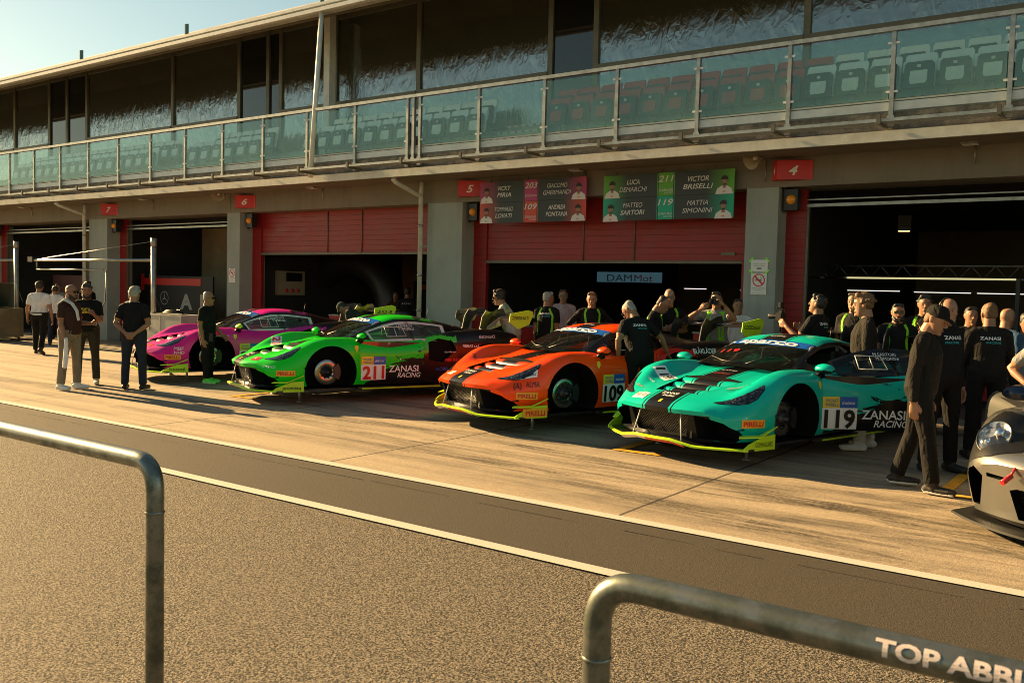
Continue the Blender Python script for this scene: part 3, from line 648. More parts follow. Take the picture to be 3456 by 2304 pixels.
def paint(name, base_c, dark=(.006,.006,.007), door_line=None, rear=-1.45, accent=None, metallic=0., cr=.04):
    """car paint with the livery's black rear, splashed door edge and bonnet stripes"""
    n = N(name, base_c, .3, metallic, spec=.25); n.set('Coat Weight', .22 if cr < .1 else 1.); n.set('Coat Roughness', cr)
    x, y, z = n.xyz(n.coord()); ay = n.op('ABSOLUTE', y)
    nz = n.noise(1., 6., .62, n.coord((2.2,2.2,7.)), 1.2)
    # splash: black below a rising diagonal, torn by noise
    f = n.op('SUBTRACT', n.op('ADD', n.op('MULTIPLY', n.op('SUBTRACT', -.62 if door_line is None else door_line, x), .5), n.op('MULTIPLY', n.op('SUBTRACT', nz, .5), 1.1)), n.op('SUBTRACT', z, .32))
    side = n.op('MULTIPLY', n.op('GREATER_THAN', f, 0.), n.op('MULTIPLY', n.op('LESS_THAN', x, -.55), n.op('GREATER_THAN', ay, .6)))
    rr = n.op('GREATER_THAN', n.op('ADD', n.op('SUBTRACT', rear, x), n.op('MULTIPLY', n.op('SUBTRACT', nz, .5), .8)), 0.)
    rr = n.op('MULTIPLY', rr, n.op('LESS_THAN', x, -1.2))
    mid = n.op('LESS_THAN', ay, .165); l1 = n.op('MULTIPLY', n.op('GREATER_THAN', ay, .19), n.op('LESS_THAN', ay, .207))
    st = n.op('MULTIPLY', n.op('MAXIMUM', mid, l1), n.op('GREATER_THAN', z, .40))
    low = n.op('MAXIMUM', n.op('LESS_THAN', z, .155), n.op('MULTIPLY', n.op('MULTIPLY', n.op('LESS_THAN', z, .408), n.op('LESS_THAN', ay, .62)), n.op('GREATER_THAN', x, .5)))
    k = n.op('MAXIMUM', n.op('MAXIMUM', side, rr), n.op('MAXIMUM', st, low))
    c = n.mix(k, base_c, dark)
    if accent:
        nz2 = n.noise(1., 5., .6, n.coord((3.,3.,5.)), 1.5)
        a = n.op('MULTIPLY', n.op('MULTIPLY', n.op('GREATER_THAN', nz2, .57), n.op('LESS_THAN', x, rear+.25)), n.op('MULTIPLY', n.op('GREATER_THAN', x, rear-.55), n.op('GREATER_THAN', z, .62)))
        c = n.mix(a, c, accent)
    n.set('Base Color', c); return n.m
def plain(name, c, rough=.3, **kw):
    n = N(name, c, rough, **kw); return n.m
M_neon = plain('neon_yellow_paint', (.52,.8,.02), .35); M_dwhite = plain('white_vinyl', (.85,.85,.83), .35); M_dblack = plain('black_vinyl', (.008,.008,.008), .35)
M_dyel = plain('yellow_vinyl', (.85,.62,.03), .35); M_dblue = plain('blue_vinyl', (.01,.10,.45), .35); M_dred = plain('red_vinyl', (.6,.02,.02), .35); M_dor = plain('amber_vinyl', (.9,.38,.02), .35); M_dgrey = plain('grey_vinyl', (.3,.3,.3), .35)
M_strip = plain('blue_sun_strip', (.01,.12,.5), .15, spec=.8)
n = N('tinted_car_glass', (.01,.012,.012), .02, spec=.8); tr = n.node('ShaderNodeBsdfTransparent', {'Color': (.35,.4,.4)}); ms = n.node('ShaderNodeMixShader', {0: .5, 1: tr.outputs[0], 2: n.b.outputs[0]}); n.t.links.new(ms.outputs[0], n.out.inputs[0]); M_cglass = n.m
n = N('pale_side_window', (.10,.13,.12), .06, spec=.8); tr = n.node('ShaderNodeBsdfTransparent', {'Color': (.6,.68,.66)}); ms = n.node('ShaderNodeMixShader', {0: .45, 1: tr.outputs[0], 2: n.b.outputs[0]}); n.t.links.new(ms.outputs[0], n.out.inputs[0]); M_sglass = n.m
M_disc = simple('worn_brake_disc', (.24,.235,.22), .2, .9, var=.25, vscale=14.); M_hub = simple('dark_hub_metal', (.05,.05,.05), .4, .7, var=.2)
n = N('headlamp_interior', (.05,.055,.06), .15, .6); f = n.noise(16., 3., .7, n.coord((1,2,3)), .5); n.set('Base Color', n.ramp(f, [(.46, (.006,.006,.008)), (.6, (.09,.1,.11)), (.72, (.5,.52,.55))])); n.set('Coat Weight', 1.); n.set('Coat Roughness', .03); M_lamp = n.m
M_louvre = simple('gloss_black_louvre', (.02,.02,.02), .2, var=0, spec=.8)
def brake(root, ax, s, y=.80, glow=False):
    t = root; M = Matrix.Translation((ax, s*y, .34)) @ Matrix.Rotation(rad(-90*s), 4, 'X')
    d = MB().lathe([(.065,.0),(.08,.012),(.185,.012),(.19,.008),(.19,-.02),(.185,-.024),(.07,-.024)], M, 40).obj('brake_disc', M_disc, t)
    h = MB().lathe([(.0,.085),(.028,.085),(.03,.05),(.065,.045),(.075,.02),(.085,.016),(.088,-.05),(.05,-.2)], M, 24)
    for k in range(10):
        a = k*math.pi/5; h.lathe([(0,.06),(.007,.06),(.008,.03)], M @ Matrix.Translation((.052*math.cos(a), .052*math.sin(a), 0)), 8)
        h.lathe([(0,.024),(.009,.024),(.011,.012)], M @ Matrix.Translation((.095*math.cos(a), .095*math.sin(a), 0)), 8)
    h.obj('hub', M_hub, d)
    c = MB(); pr = [(r*math.cos(t_), r*math.sin(t_)) for r, t_ in [(.21, rad(a)) for a in range(-38, 39, 8)]+[(.11, rad(a)) for a in range(38, -39, -8)]]
    c.prism([M @ Vector((-px_*(1), py_, .045)) for px_, py_ in pr], M.to_3x3() @ Vector((0,0,-.11))); fix(c.obj('brake_caliper', M_hub, d))
    MB().tube([(ax+.02, s*.5, .22),(ax, s*y, .24)], .022, 8).tube([(ax-.12, s*.45, .42),(ax-.02, s*(y-.02), .42)], .018, 8).tube([(ax+.12, s*.45, .40),(ax+.02, s*(y-.02), .42)], .018, 8).obj('suspension_arm', M_hub, d)
def door_unit(root, s, P, glass, angle=0., names=None):
    # the door turns about a vertical hinge just behind the front wheel
    d = mesh('door', [(0,0,0)], [], None, root); d.data = base['doorL' if s > 0 else 'doorR'].copy(); d.data.materials[0] = P
    i0, i1 = 10, 42
    V, F = can_patch(i0, i1, NTc-1+1, NTc+NSc-2, s)
    V = [Vector(v) for v in V]
    # clip the side window to the door's length
    fr = MB(); gm = MB(); W_ = NSc-1-1+1
    w_ = (NTc+NSc-2)-(NTc)+1
    Fg = []; Ff = []
    nI = i1-i0
    for i in range(nI):
        for k in range(w_-1):
            edge = i == 0 or i >= nI-1 or k == 0 or k == w_-2
            (Ff if edge else Fg).append((i*w_+k, i*w_+k+1, (i+1)*w_+k+1, (i+1)*w_+k))
    g = mesh('side_window', V, Fg, glass, d, True); f_ = mesh('window_frame', [v+Vector((0,.002*s,0)) for v in V], Ff, names.get('frame', M_carbon) if names else M_carbon, d, True)
    H = Vector((-.47, s*.965, 0))
    if angle:
        R_ = Matrix.Translation(H) @ Matrix.Rotation(angle*(-s), 4, 'Z') @ Matrix.Translation(-H); d.matrix_local = R_
        sol = MB(); sol.prism([(-.48,s*.90,.22),(-1.48,s*.89,.22),(-1.48,s*.89,.78),(-.48,s*.93,.80)], (0,s*.02,0)); fix(sol.obj('inner_panel', M_carbon, d))
    e = MB(); zt_ = .93
    e.tube([(-.95,s*.79,.87),(-.93,s*.70,1.01),(-1.22,s*.69,1.01),(-1.27,s*.79,.87),(-.95,s*.79,.87)], .007, 5); e.tube([(-1.09,s*.70,1.01),(-1.11,s*.79,.87)], .006, 5); e.obj('window_slider', M_whsteel, d)
    return d
def cockpit(root):
    b = MB(); b.box((-1.7,-.62,.2),(-.5,.62,.25)); b.box((-1.75,-.66,.25),(-1.7,.66,1.0)); b.prism([(-.42,-.68,.5),(-.42,.68,.5),(-.42,.68,.86),(-.42,-.68,.86)], (-.18,0,0)); b.obj('cockpit_tub', M_wellb, root)
    c = MB(); r = .022
    for s in (-1, 1): c.tube([(-.45,s*.66,.8),(-.9,s*.54,1.06),(-1.5,s*.5,1.09),(-1.7,s*.5,1.0),(-2.2,s*.4,.8)], r, 8); c.tube([(-1.5,s*.5,1.09),(-1.5,s*.66,.3)], r, 8); c.tube([(-.55,s*.64,.4),(-1.5,s*.66,.75)], r, 8)
    c.tube([(-1.5,-.5,1.09),(-1.5,.5,1.09)], r, 8); c.tube([(-.9,-.54,1.06),(-.9,.54,1.06)], r, 8); c.tube([(-1.5,-.5,1.09),(-1.5,.6,.4)], r, 8); c.obj('roll_cage', simple('roll_cage_grey', (.28,.28,.27), .5, var=0) if 'roll_cage_grey' not in bpy.data.materials else bpy.data.materials['roll_cage_grey'], root)
    s_ = MB(); s_.prism([(-1.35,.15,.3),(-.95,.15,.3),(-.95,.15,.36),(-1.2,.15,.42),(-1.42,.15,.98),(-1.5,.15,.98)], (0,.42,0)); s_.box((-1.5,.12,.85),(-1.3,.17,1.02)); s_.box((-1.5,.55,.85),(-1.3,.6,1.02)); fix(s_.obj('race_seat', M_black, root))
    w = MB().tube([(-.82+.05*math.sin(t), .37+.15*math.cos(t), .76+.12*math.sin(t)) for t in [k*math.pi/10 for k in range(21)]], .014, 6); w.obj('steering_wheel', M_black, root)
def headlamp(root, s, P):
    # slanted eye: outline in side/front projection laid on the wing
    ol = [(.865,.56),(.815,.62),(.745,.69),(.655,.755),(.55,.81),(.43,.855),(.47,.89),(.575,.888),(.67,.85),(.75,.785),(.815,.70),(.86,.62)]
    c = (.68,.785); ring, F = fillpoly(ol, c)
    m = MB(); rim = MB()
    project(rim, [((a-c[0])*1.04+c[0], ((b-c[1])*1.06+c[1])*s) for a, b in ring], F, (0,0,.6), (1,0,0), (0,1,0), 0, RAW, .002); rr = rim.obj('headlamp_surround', M_dblack, root)
    project(m, [(a, b*s) for a, b in ring], F, (0,0,.6), (1,0,0), (0,1,0), 0, RAW, .006); o = m.obj('headlamp', M_lamp, root)
    for oo in (rr, o):
        oo.data.polygons.foreach_set('use_smooth', [True]*len(oo.data.polygons))
    return o
def front_aero(root, ep_text, P):
    # splitter: thin curved plate following the nose, neon leading edge, end plates
    ys = np.linspace(-.98, .98, 41)
    def lead(y): return 1.20-.40*abs(y)**2.2
    V = []; F = []
    def zs(y): return .115+.045*max(0, min(1, (abs(y)-.25)/.25))*(-1)+.02+.05*math.exp(-((abs(y)-.62)/.2)**2)*0
    for y in ys: V += [(lead(y), y, zs(y)), (lead(y)-.03, y, zs(y)-.012), (.3, y, .085), (.3, y, .097), (lead(y)-.02, y, zs(y)+.012)]
    for i in range(len(ys)-1):
        for k in range(5): F.append((i*5+k, i*5+(k+1)%5, (i+1)*5+(k+1)%5, (i+1)*5+k))
    F += [(0,1,2,3,4), tuple(range((len(ys)-1)*5, len(ys)*5))[::-1]]
    o = fix(mesh('splitter', V, F, M_carbon, root))
    e = MB(); 
    for a, b in zip(ys, ys[1:]):
        e.add([(lead(a)+.006,a,zs(a)-.010),(lead(b)+.006,b,zs(b)-.010),(lead(b)+.006,b,zs(b)+.006),(lead(a)+.006,a,zs(a)+.006),(lead(a)-.022,a,zs(a)+.014),(lead(b)-.022,b,zs(b)+.014)], [(0,1,2,3),(3,2,5,4)])
    e.obj('splitter_lip', M_neon, o)
    for lo_, hi_, mt in ((-.55,-.1,M_dwhite),(-.1,.38,M_dred)):
        u = MB()
        for a, b in zip(ys, ys[1:]):
            if lo_ <= a < hi_: u.add([(lead(a)+.004,a,zs(a)-.011),(lead(b)+.004,b,zs(b)-.011),(lead(b)-.05,b,zs(b)-.045),(lead(a)-.05,a,zs(a)-.045)], [(0,1,2,3)])
        u.obj('splitter_underside', mt, o)
    for s in (-1, 1):
        p = MB(); p.prism([(.86,s*.95,.08),(.42,s*1.0,.08),(.42,s*1.0,.235),(.60,s*.99,.225),(.80,s*.96,.15),(.86,s*.95,.11)], (0,s*.014,0)); ep = fix(p.obj('splitter_end_plate', M_neon, root))
        if s > 0:
            U = Vector((-.44,.05,0)).normalized(); q = MB(); org = Vector((.62,1.004,.145))
            if ep_text == 'PIRELLI':
                q.add([org+U*(-.15)+Vector((0,.004,-.05)), org+U*.19+Vector((0,.004,-.05)), org+U*.19+Vector((0,.004,.055)), org+U*(-.15)+Vector((0,.004,.055))], [(0,1,2,3)]); q.obj('sticker', M_dor, ep); q = MB(); lettering(q, 'PIRELLI', org+U*.02+Vector((0,.009,0)), U, (0,0,1), .06, .27, bold=.03); q.obj('lettering', M_dred, ep)
            else: lettering(q, ep_text, org+U*.02+Vector((0,.007,.0)), U, (0,0,1), .05, .26, bold=.015); q.obj('lettering', M_dblack, ep)
        c = MB(); a0 = [(.80,s*.85,.225),(.62,s*.965,.235),(.45,s*1.005,.30)]; a1 = [(.86,s*.89,.218),(.68,s*1.03,.228),(.43,s*1.045,.325)]
        c.add(a0+a1+[(p_[0],p_[1],p_[2]-.012) for p_ in a0+a1], [(0,1,4,3),(1,2,5,4),(6,9,10,7),(7,10,11,8),(3,4,10,9),(4,5,11,10),(2,8,11,5),(0,3,9,6)]); fix(c.obj('canard', M_neon, root))
        MB().tube([(1.05,s*.28,.40),(lead(.3)-.07,s*.34,.12)], .007, 6).obj('splitter_stay', M_whsteel, o)
    MB().add([(.97,-.345,.172),(.97,.345,.172),(1.02,.395,.402),(1.02,-.395,.402)], [(0,1,2,3)]).obj('grille', M_grille, root)
    for s in (-1, 1): MB().box((.86,s*.40-.012,.16),(1.02,s*.40+.012,.41)).obj('intake_divider', M_dblack, root)
def rear_wing(root, txt, eptxt):
    w = empty('rear_wing', (0,0,0)); w.parent = root
    pr = [(-3.18,1.165),(-3.24,1.185),(-3.34,1.19),(-3.46,1.205),(-3.53,1.235),(-3.52,1.215),(-3.44,1.185),(-3.34,1.165),(-3.22,1.158)]
    b = MB().prism([(x,-.93,z) for x, z in pr], (0,1.86,0)); pl = fix(b.obj('wing_blade', M_carbon, w))
    if txt: q = MB(); lettering(q, txt, (-3.34,0,1.197), (0,1,0), (-1,0,.12), .12, 1.05, bold=.02, shear=.2); q.obj('lettering', M_dwhite, pl)
    for s in (-1, 1):
        e = MB().prism([(-3.12,s*.93,1.10),(-3.14,s*.93,1.24),(-3.50,s*.93,1.30),(-3.58,s*.93,1.28),(-3.60,s*.93,1.22),(-3.52,s*.93,1.06),(-3.3,s*.93,.98)], (0,s*.012,0)); eo = fix(e.obj('wing_end_plate', M_neon if s > 0 else M_carbon, w))
        if s > 0: q = MB(); lettering(q, eptxt, (-3.34,s*.945,1.17), (-1,0,0), (0,0,1), .06, .34, bold=.015); q.obj('lettering', M_dblack, eo)
        k = MB().prism([(-2.9,s*.3,.88),(-3.02,s*.3,.88),(-3.10,s*.3,1.1),(-3.26,s*.3,1.30),(-3.38,s*.3,1.31),(-3.44,s*.3,1.2),(-3.36,s*.3,1.2),(-3.30,s*.3,1.24),(-3.20,s*.3,1.20),(-3.04,s*.3,1.28),(-2.96,s*.3,1.16)], (0,s*.016,0)); fix(k.obj('wing_strut', M_carbon, w))
    return w
def mirror(root, s, P):
    m = empty('mirror', (0,0,0)); m.parent = root
    sh = MB(); c = Vector((-.50,s*.985,.875)); prof = [(.0,.075),(.035,.07),(.06,.045),(.068,.0)]
    V = []; F = []; nu, nv = 10, 14
    for i in range(nu+1):
        t = i/nu*math.pi/2
        for k in range(nv): a = 2*math.pi*k/nv; V.append(c+Vector((.09*math.cos(t) if i < nu else 0, .12*math.sin(t)*math.cos(a)*1., .058*math.sin(t)*math.sin(a)+.0)))
    for i in range(nu):
        for k in range(nv): F.append((i*nv+k, i*nv+(k+1)%nv, (i+1)*nv+(k+1)%nv, (i+1)*nv+k))
    F.append(tuple(nu*nv+k for k in range(nv)))
    me_top = [0 if (sum(V[q].z for q in f)/len(f)) > c.z-.012 else 1 for f in F]
    mesh('mirror_shell', V, F, [P, M_dblack], m, True, me_top); fix(m.children[0])
    MB().prism([(-.42,s*.93,.83),(-.52,s*.93,.83),(-.50,s*.965,.79),(-.40,s*.90,.74),(-.36,s*.88,.74)], (0,s*.03,0)).tube([(-.46,s*.9,.77),(-.49,s*.95,.83)], .018, 8).obj('mirror_stalk', M_dblack, m)
M_hot = None
LIV = {}
def plate(root, num, digits, doors, parent_map):
    """door-side competition plate: yellow and blue sponsor bar over the white number panel, on the wing behind the wheel"""
    o = Vector((-.66,1.2,0)); U = (-1,0,0); Vv = (0,0,1); par = parent_map
    a = MB(); drect(a, (-.68,.95,.335), U, Vv, .40, .235); pa = a.obj('number_panel', M_dwhite, par)
    b = MB(); dtext(b, num, (-.68,.95,.335), U, Vv, .195, .35, bold=.045); b.obj('number', digits, pa)
    c = MB(); drect(c, (-.58,.95,.515), U, Vv, .195, .12); y_ = c.obj('sponsor_bar', M_dyel, par)
    e = MB(); dtext(e, 'MAGNETI', (-.59,.95,.535), U, Vv, .035, .15, bold=.01); dtext(e, 'MARELLI', (-.59,.95,.49), U, Vv, .035, .15, bold=.01); e.obj('lettering', M_dblue, y_)
    c = MB(); drect(c, (-.78,.95,.515), U, Vv, .20, .12); y_ = c.obj('sponsor_bar', M_dblue, par)
    e = MB(); dtext(e, 'checkstar', (-.775,.95,.512), U, Vv, .04, .15, bold=.01); e.obj('lettering', M_dwhite, y_)
def race_car(key, X, Y, deg, lift, P, digits, num, label, ep, wtxt, weptxt, angle, frame, glass, extras, window=None, stripe_white=None):
    t = empty('race_car', (X, Y, lift), rad(deg), label, 'race car', 'race cars parked nose out on jacks')
    b = mesh('body', [(0,0,0)], [], None, t); b.data = base['body'].copy(); b.data.materials[0] = P
    # canopy
    iw = 22
    V, F = can_patch(0, iw-5, 0, NTc-2); mesh('windscreen', V, F, M_cglass, t, True)
    V, F = can_patch(iw-5, iw, 0, NTc-2); ss = mesh('sun_strip', V, F, M_strip, t, True)
    q = MB(); V2, F2 = text_mesh('sparco', bold=.035); V2 = V2.copy(); V2[:, 0] *= .80/np.ptp(V2[:, 0]); V2[:, 1] *= .13
    project(q, V2, F2, (-.87,.0,1.09), (0,1,0), (-.82,0,.57), 0, CAN, .008); V2, F2 = grid2(.5, .012, 12, 1); project(q, V2, F2, (-.80,.02,1.06), (0,1,0), (-.82,0,.57), 0, CAN, .008); q.obj('lettering', M_dwhite, ss)
    V, F = can_patch(iw, 46, 0, NTc-1); mesh('roof', V, F, P, t, True)
    V, F = can_patch(46, len(CR)-1, 0, NTc+NSc-2); mesh('engine_cover', V, F, P, t, True)
    for s in (-1, 1): V, F = can_patch(0, iw, NTc-2, NTc-1, s); V3, F3 = can_patch(0, 10, NTc-1, NTc+NSc-2, s); k = len(V); mesh('windscreen_pillar', V+V3, F+[tuple(i+k for i in f) for f in F3], M_dblack, t, True)
    for s in (-1, 1):
        V, F = can_patch(42, 46, NTc-1, NTc+NSc-2, s); mesh('rear_pillar', V, F, P, t, True)
        V, F = can_patch(10, 42, NTc-1, NTc, s); mesh('cant_rail', V, F, M_dblack, t, True)
    cockpit(t)
    dl = door_unit(t, 1, P, glass, angle, {'frame': frame}); door_unit(t, -1, P, glass, 0, {'frame': frame})
    for s in (-1, 1): headlamp(t, s, P); mirror(t, s, extras.get('mirror', P)); brake(t, 0, s); brake(t, -2.66, s, .84)
    front_aero(t, ep, P); rear_wing(t, wtxt, weptxt)
    # bonnet vent louvres
    lv = MB()
    for k in range(3):
        xa = .745-.195*k; z0 = .565+.042*k; w0 = .29+.03*k; pr_ = [(0,-.06),(-.016,-.026),(-.034,.008),(-.05,.03),(-.08,.044),(-.12,.05),(-.165,.046),(-.17,.0)]
        lv = MB(); NV = 9; V_ = []
        for dx, dz in pr_:
            for j in range(NV): yy = -1+2*j/(NV-1); V_.append((xa+dx-.03*yy*yy, yy*(w0-dx*.25), z0+dz))
        lv.add(V_, [(i*NV+j, i*NV+j+1, (i+1)*NV+j+1, (i+1)*NV+j) for i in range(len(pr_)-1) for j in range(NV-1)], 0, True); fix(lv.obj('bonnet_louvre', extras.get('louvre', P), t))
    MB().box((.17,-.4,.5),(.79,.4,.505)).obj('vent_floor', M_wellb, t)
    sk = MB()
    for s in (-1, 1): sk.box((-2.2,s*.93-.05,.075),(-.45,s*.93+.05,.12)); 
    sk.box((-3.3,-.85,.07),(.5,.85,.098)); sk.obj('floor', M_carbon, t)
    sl = MB()
    for s in (-1, 1): sl.box((-2.2,s*.985-.003,.082),(-.5,s*.985+.003,.1))
    sl.obj('sill_strip', M_neon, t)
    jk = MB()
    for s in (-1, 1): jk.tube([(.35,s*.62,-lift+.001),(.35,s*.62,.1)], .02, 10).lathe([(0,-lift+.001),(.05,-lift+.001),(.05,-lift+.012),(.02,-lift+.02)], Matrix.Translation((.35,s*.62,0)), 14)
    jk.tube([(-2.9,0,-lift+.001),(-2.9,0,.1)], .03, 10); jk.obj('air_jack', M_steel, t)
    plate(t, num, digits, None, dl)
    # generic stickers
    q = MB(); drect(q, (.68,.94,.345), (-.80,.60,0), (0,0,1), .26, .085); st = q.obj('sticker', M_dor, b); q = MB(); dtext(q, 'PIRELLI', (.68,.94,.345), (-.80,.60,0), (0,0,1), .052, .22, bold=.03); q.obj('lettering', M_dred, st)
    q = MB(); dtext(q, 'ZANASI', (-1.17,.95,.385), (-1,0,0), (0,0,1), .10, .48, bold=.02); dtext(q, 'RACING', (-1.26,.95,.285), (-1,0,0), (0,0,1), .075, .38, shear=.25, bold=.02); q.obj('lettering', M_dwhite, dl)
    q = MB(); dtext(q, 'ZANASI', (.89,0,.57), (0,1,0), (-1,0,.3), .05, .22, bold=.01); dtext(q, 'RACING', (.955,.03,.55), (0,1,0), (-1,0,.3), .035, .16, shear=.3, bold=.02); q.obj('lettering', M_dwhite, b)
    q = MB(); drect(q, (1.05,0,.51), (0,1,0), (-1,0,.5), .035, .05, n=3); q.obj('nose_badge', M_dyel, b)
    q = MB(); V2 = [(-.03,.045),(.03,.045),(.032,.0),(.0,-.05),(-.032,.0)]; project(q, V2, [(0,1,2,3,4)], (-.40,.95,.70), (-1,0,0), (0,0,1), 0, RAW, .004); q.obj('shield_badge', M_dyel, b)
    q = MB(); dtext(q, extras.get('names', ('M.SARTORI',''))[0], (-1.28,.7,1.03), (-1,0,0), (0,0,1), .032, .26, tree=CAN, lift=.01, bold=.01); dtext(q, extras.get('names')[1], (-1.30,.7,.985), (-1,0,0), (0,0,1), .032, .26, tree=CAN, lift=.01, bold=.01); q.obj('lettering', M_dwhite, dl)
    wp = MB().tube([(-.26,.05,.875),(-.30,-.25,.885),(-.42,-.5,.92)], .008, 5).tube([(-.27,.1,.87),(-.5,.32,.985)], .007, 5); wp.obj('wiper', M_black, t)
    MB().tube([(-2.0,.1,1.12),(-2.03,.1,1.28)], .004, 5).obj('antenna', M_black, t)
    for f in extras.get('decals', []): f(b, dl, t)
    return t
def dec(txt, o, U, Vv, h, w, m, sticker=None, sh=None, tree=None, onto='b', **kw):
    def f(b, dl, t):
        par = dl if onto == 'd' else b
        if sticker: q = MB(); drect(q, o, U, Vv, sh[0], sh[1], tree=tree); par = q.obj('sticker', sticker, par)
        if txt: q = MB(); dtext(q, txt, o, U, Vv, h, w, tree=tree, **kw); q.obj('lettering', m, par)
    return f
LFT = ((-1,0,0),(0,0,1)); TOP = ((0,1,0),(-1,0,0)); COR = ((-.80,.60,0),(0,0,1)); BON = ((-.5,.866,0),(-.866,-.5,0))
P_teal = paint('teal_race_paint', (.0,.46,.36), door_line=-.74, rear=-1.75, accent=(.0,.4,.3))
P_orange = paint('orange_race_paint', (1.,.066,.0), door_line=-1.0, rear=-1.7, accent=(.7,.02,.01))
P_green = paint('green_race_paint', (.0,.62,.01), door_line=-.78, rear=-1.55, accent=(.05,.6,.03))
P_mag = paint('magenta_race_paint', (.75,.01,.27), door_line=-1.5, rear=-1.6, accent=(.5,.015,.25))
race_car('teal', -4.105, 9.849, -105.02, .102, P_teal, M_dblack, '119', 'teal race car with black bonnet stripes, number 119 and its door open', 'GOMMAGUARD', 'ZANASI', 'GOODmood', rad(38), M_dblack, M_cglass,
  dict(names=('M.SARTORI','M.SIMONINI'), decals=[dec('CIPRIANI', (.52,.60,.68), *BON, .04, .24, M_dblack, bold=.01), dec('SIDEROXY', (.46,.56,.7), *BON, .035, .24, M_dred, bold=.03), dec('PRO AM', (.95,-.36,.5), (0.15,.98,0), (-1,0,.4), .07, .17, M_dred, M_dwhite, (.20,.13), bold=.02),
   dec('119', (.33,-.58,.72), (.35,.94,0), (-.94,.35,0), .12, .24, M_dblack, M_dwhite, (.32,.17), bold=.03), dec('diversity', (.55,-.58,.68), (.35,.94,0), (-.94,.35,0), .03, .14, M_dwhite), dec('Quanta', (.72,-.60,.62), (.35,.94,0), (-.94,.35,0), .035, .14, M_dred, shear=.3), dec('STMP', (-.12,0,.8), (0,1,0), (-1,0,0), .03, .2, M_dwhite), dec('IMMERGAS', (.04,0,.78), (0,1,0), (-1,0,0), .03, .24, M_dred), dec('DE-STIJL', (-.15,.75,.86), (-.97,.2,0), (-.2,-.97,0), .03, .18, M_dblack),
   dec('ammy', (-1.05,.0,1.19), *TOP, .035, .22, M_dwhite, tree=CAN), dec('119', (-.55,-.33,1.0), (0,1,0), (-.82,0,.57), .09, .26, M_dred, tree=CAN)]))
race_car('orange', -6.933, 10.005, -109.47, .127, P_orange, M_dblack, '109', 'bright orange race car with black bonnet stripe and number 109', 'PIRELLI', 'ZANASI', 'GOODmood', 0, M_dblack, M_cglass,
  dict(louvre=paint('orange_louvre_paint', (1.,.066,.0), cr=.17), names=('A.FONTANA','T.LOVATI'), decals=[dec('arexons', (.60,.86,.60), (-.75,.6,.18), (-.1,-.1,1), .04, .18, M_dblack, M_dwhite, (.22,.09), bold=.01), dec('ALMA', (.60,.95,.49), *COR, .07, .17, M_dblack), dec('(A)', (.78,.88,.47), *COR, .07, .1, M_dblack, bold=.02), dec('SPARCO', (.42,.60,.68), *BON, .03, .22, M_dblack), dec('AXA', (.95,-.36,.5), (0.15,.98,0), (-1,0,.4), .05, .13, M_dred, M_dwhite, (.16,.09)),
   dec('GEMINI', (-1.75,.98,.47), *LFT, .06, .3, M_dwhite, bold=.02), dec('BLÅKLÄDER', (-2.3,.9,.85), *LFT, .07, .42, M_dwhite, bold=.02), dec('ammy', (-1.05,.0,1.19), *TOP, .035, .22, M_dwhite, tree=CAN), dec('FIMES', (.45,-.6,.7), (.35,.94,0), (-.94,.35,0), .05, .2, M_dblack)]))
race_car('green', -10.953, 9.743, -112.13, .122, P_green, M_dred, '211', 'bright green and black race car with red number 211', 'prowiteq', None, 'ZERBINATI', rad(5), M_whsteel, M_sglass,
  dict(louvre=paint('green_louvre_paint', (.0,.62,.01), cr=.17), names=('L.DEMARCHI','V.BRISELLI'), decals=[dec('GYMETCO', (.88,.80,.44), *COR, .035, .2, M_dwhite), dec('R', (.93,.42,.5), (-.3,.95,0), (-.9,-.2,.4), .06, .06, M_dwhite, M_dred, (.17,.11)), dec('211', (.33,-.58,.72), (.35,.94,0), (-.94,.35,0), .12, .26, M_dred, M_dwhite, (.3,.17), bold=.03), dec('elettroart2', (-2.65,.9,.87), *LFT, .05, .3, M_dwhite), dec('FIBRAS s.r.l.', (-2.35,.98,.72), *LFT, .045, .3, M_dwhite, bold=.02), dec('altamilanese', (-1.98,.98,.63), *LFT, .03, .2, M_dwhite),
   dec('FIRE INOX', (-2.05,.99,.5), *LFT, .05, .3, M_dred, bold=.03), dec('NOBIS', (-1.85,.98,.36), *LFT, .055, .2, M_dblue, bold=.02), dec('HLF', (-2.2,.99,.36), *LFT, .07, .15, M_dblack, M_dwhite, (.19,.1), bold=.04), dec('PIRELLI', (-3.05,.99,.62), *LFT, .05, .24, M_dred, M_dor, (.28,.09), bold=.03)]))
race_car('mag', -14.648, 10.344, -111.15, .10, P_mag, M_dblack, '203', 'magenta race car with yellow end plates, farthest in the row', 'beoné', None, '203', 0, M_whsteel, M_sglass,
  dict(mirror=M_neon, louvre=paint('magenta_louvre_paint', (.75,.01,.27), cr=.17), names=('G.GHERMANDI','V.PIRIA'), decals=[dec('MBF', (.55,.93,.5), *COR, .055, .16, M_dwhite), dec('NHD', (.55,.95,.43), *COR, .05, .16, M_dwhite), dec('TechN', (-2.5,.95,.83), *LFT, .06, .25, M_dwhite), dec('CONSULTING', (-.15,.98,.72), *LFT, .03, .25, M_dwhite), dec('', (.93,.42,.5), (-.3,.95,0), (-.9,-.2,.4), .06, .06, M_dwhite, M_dred, (.17,.11))]))
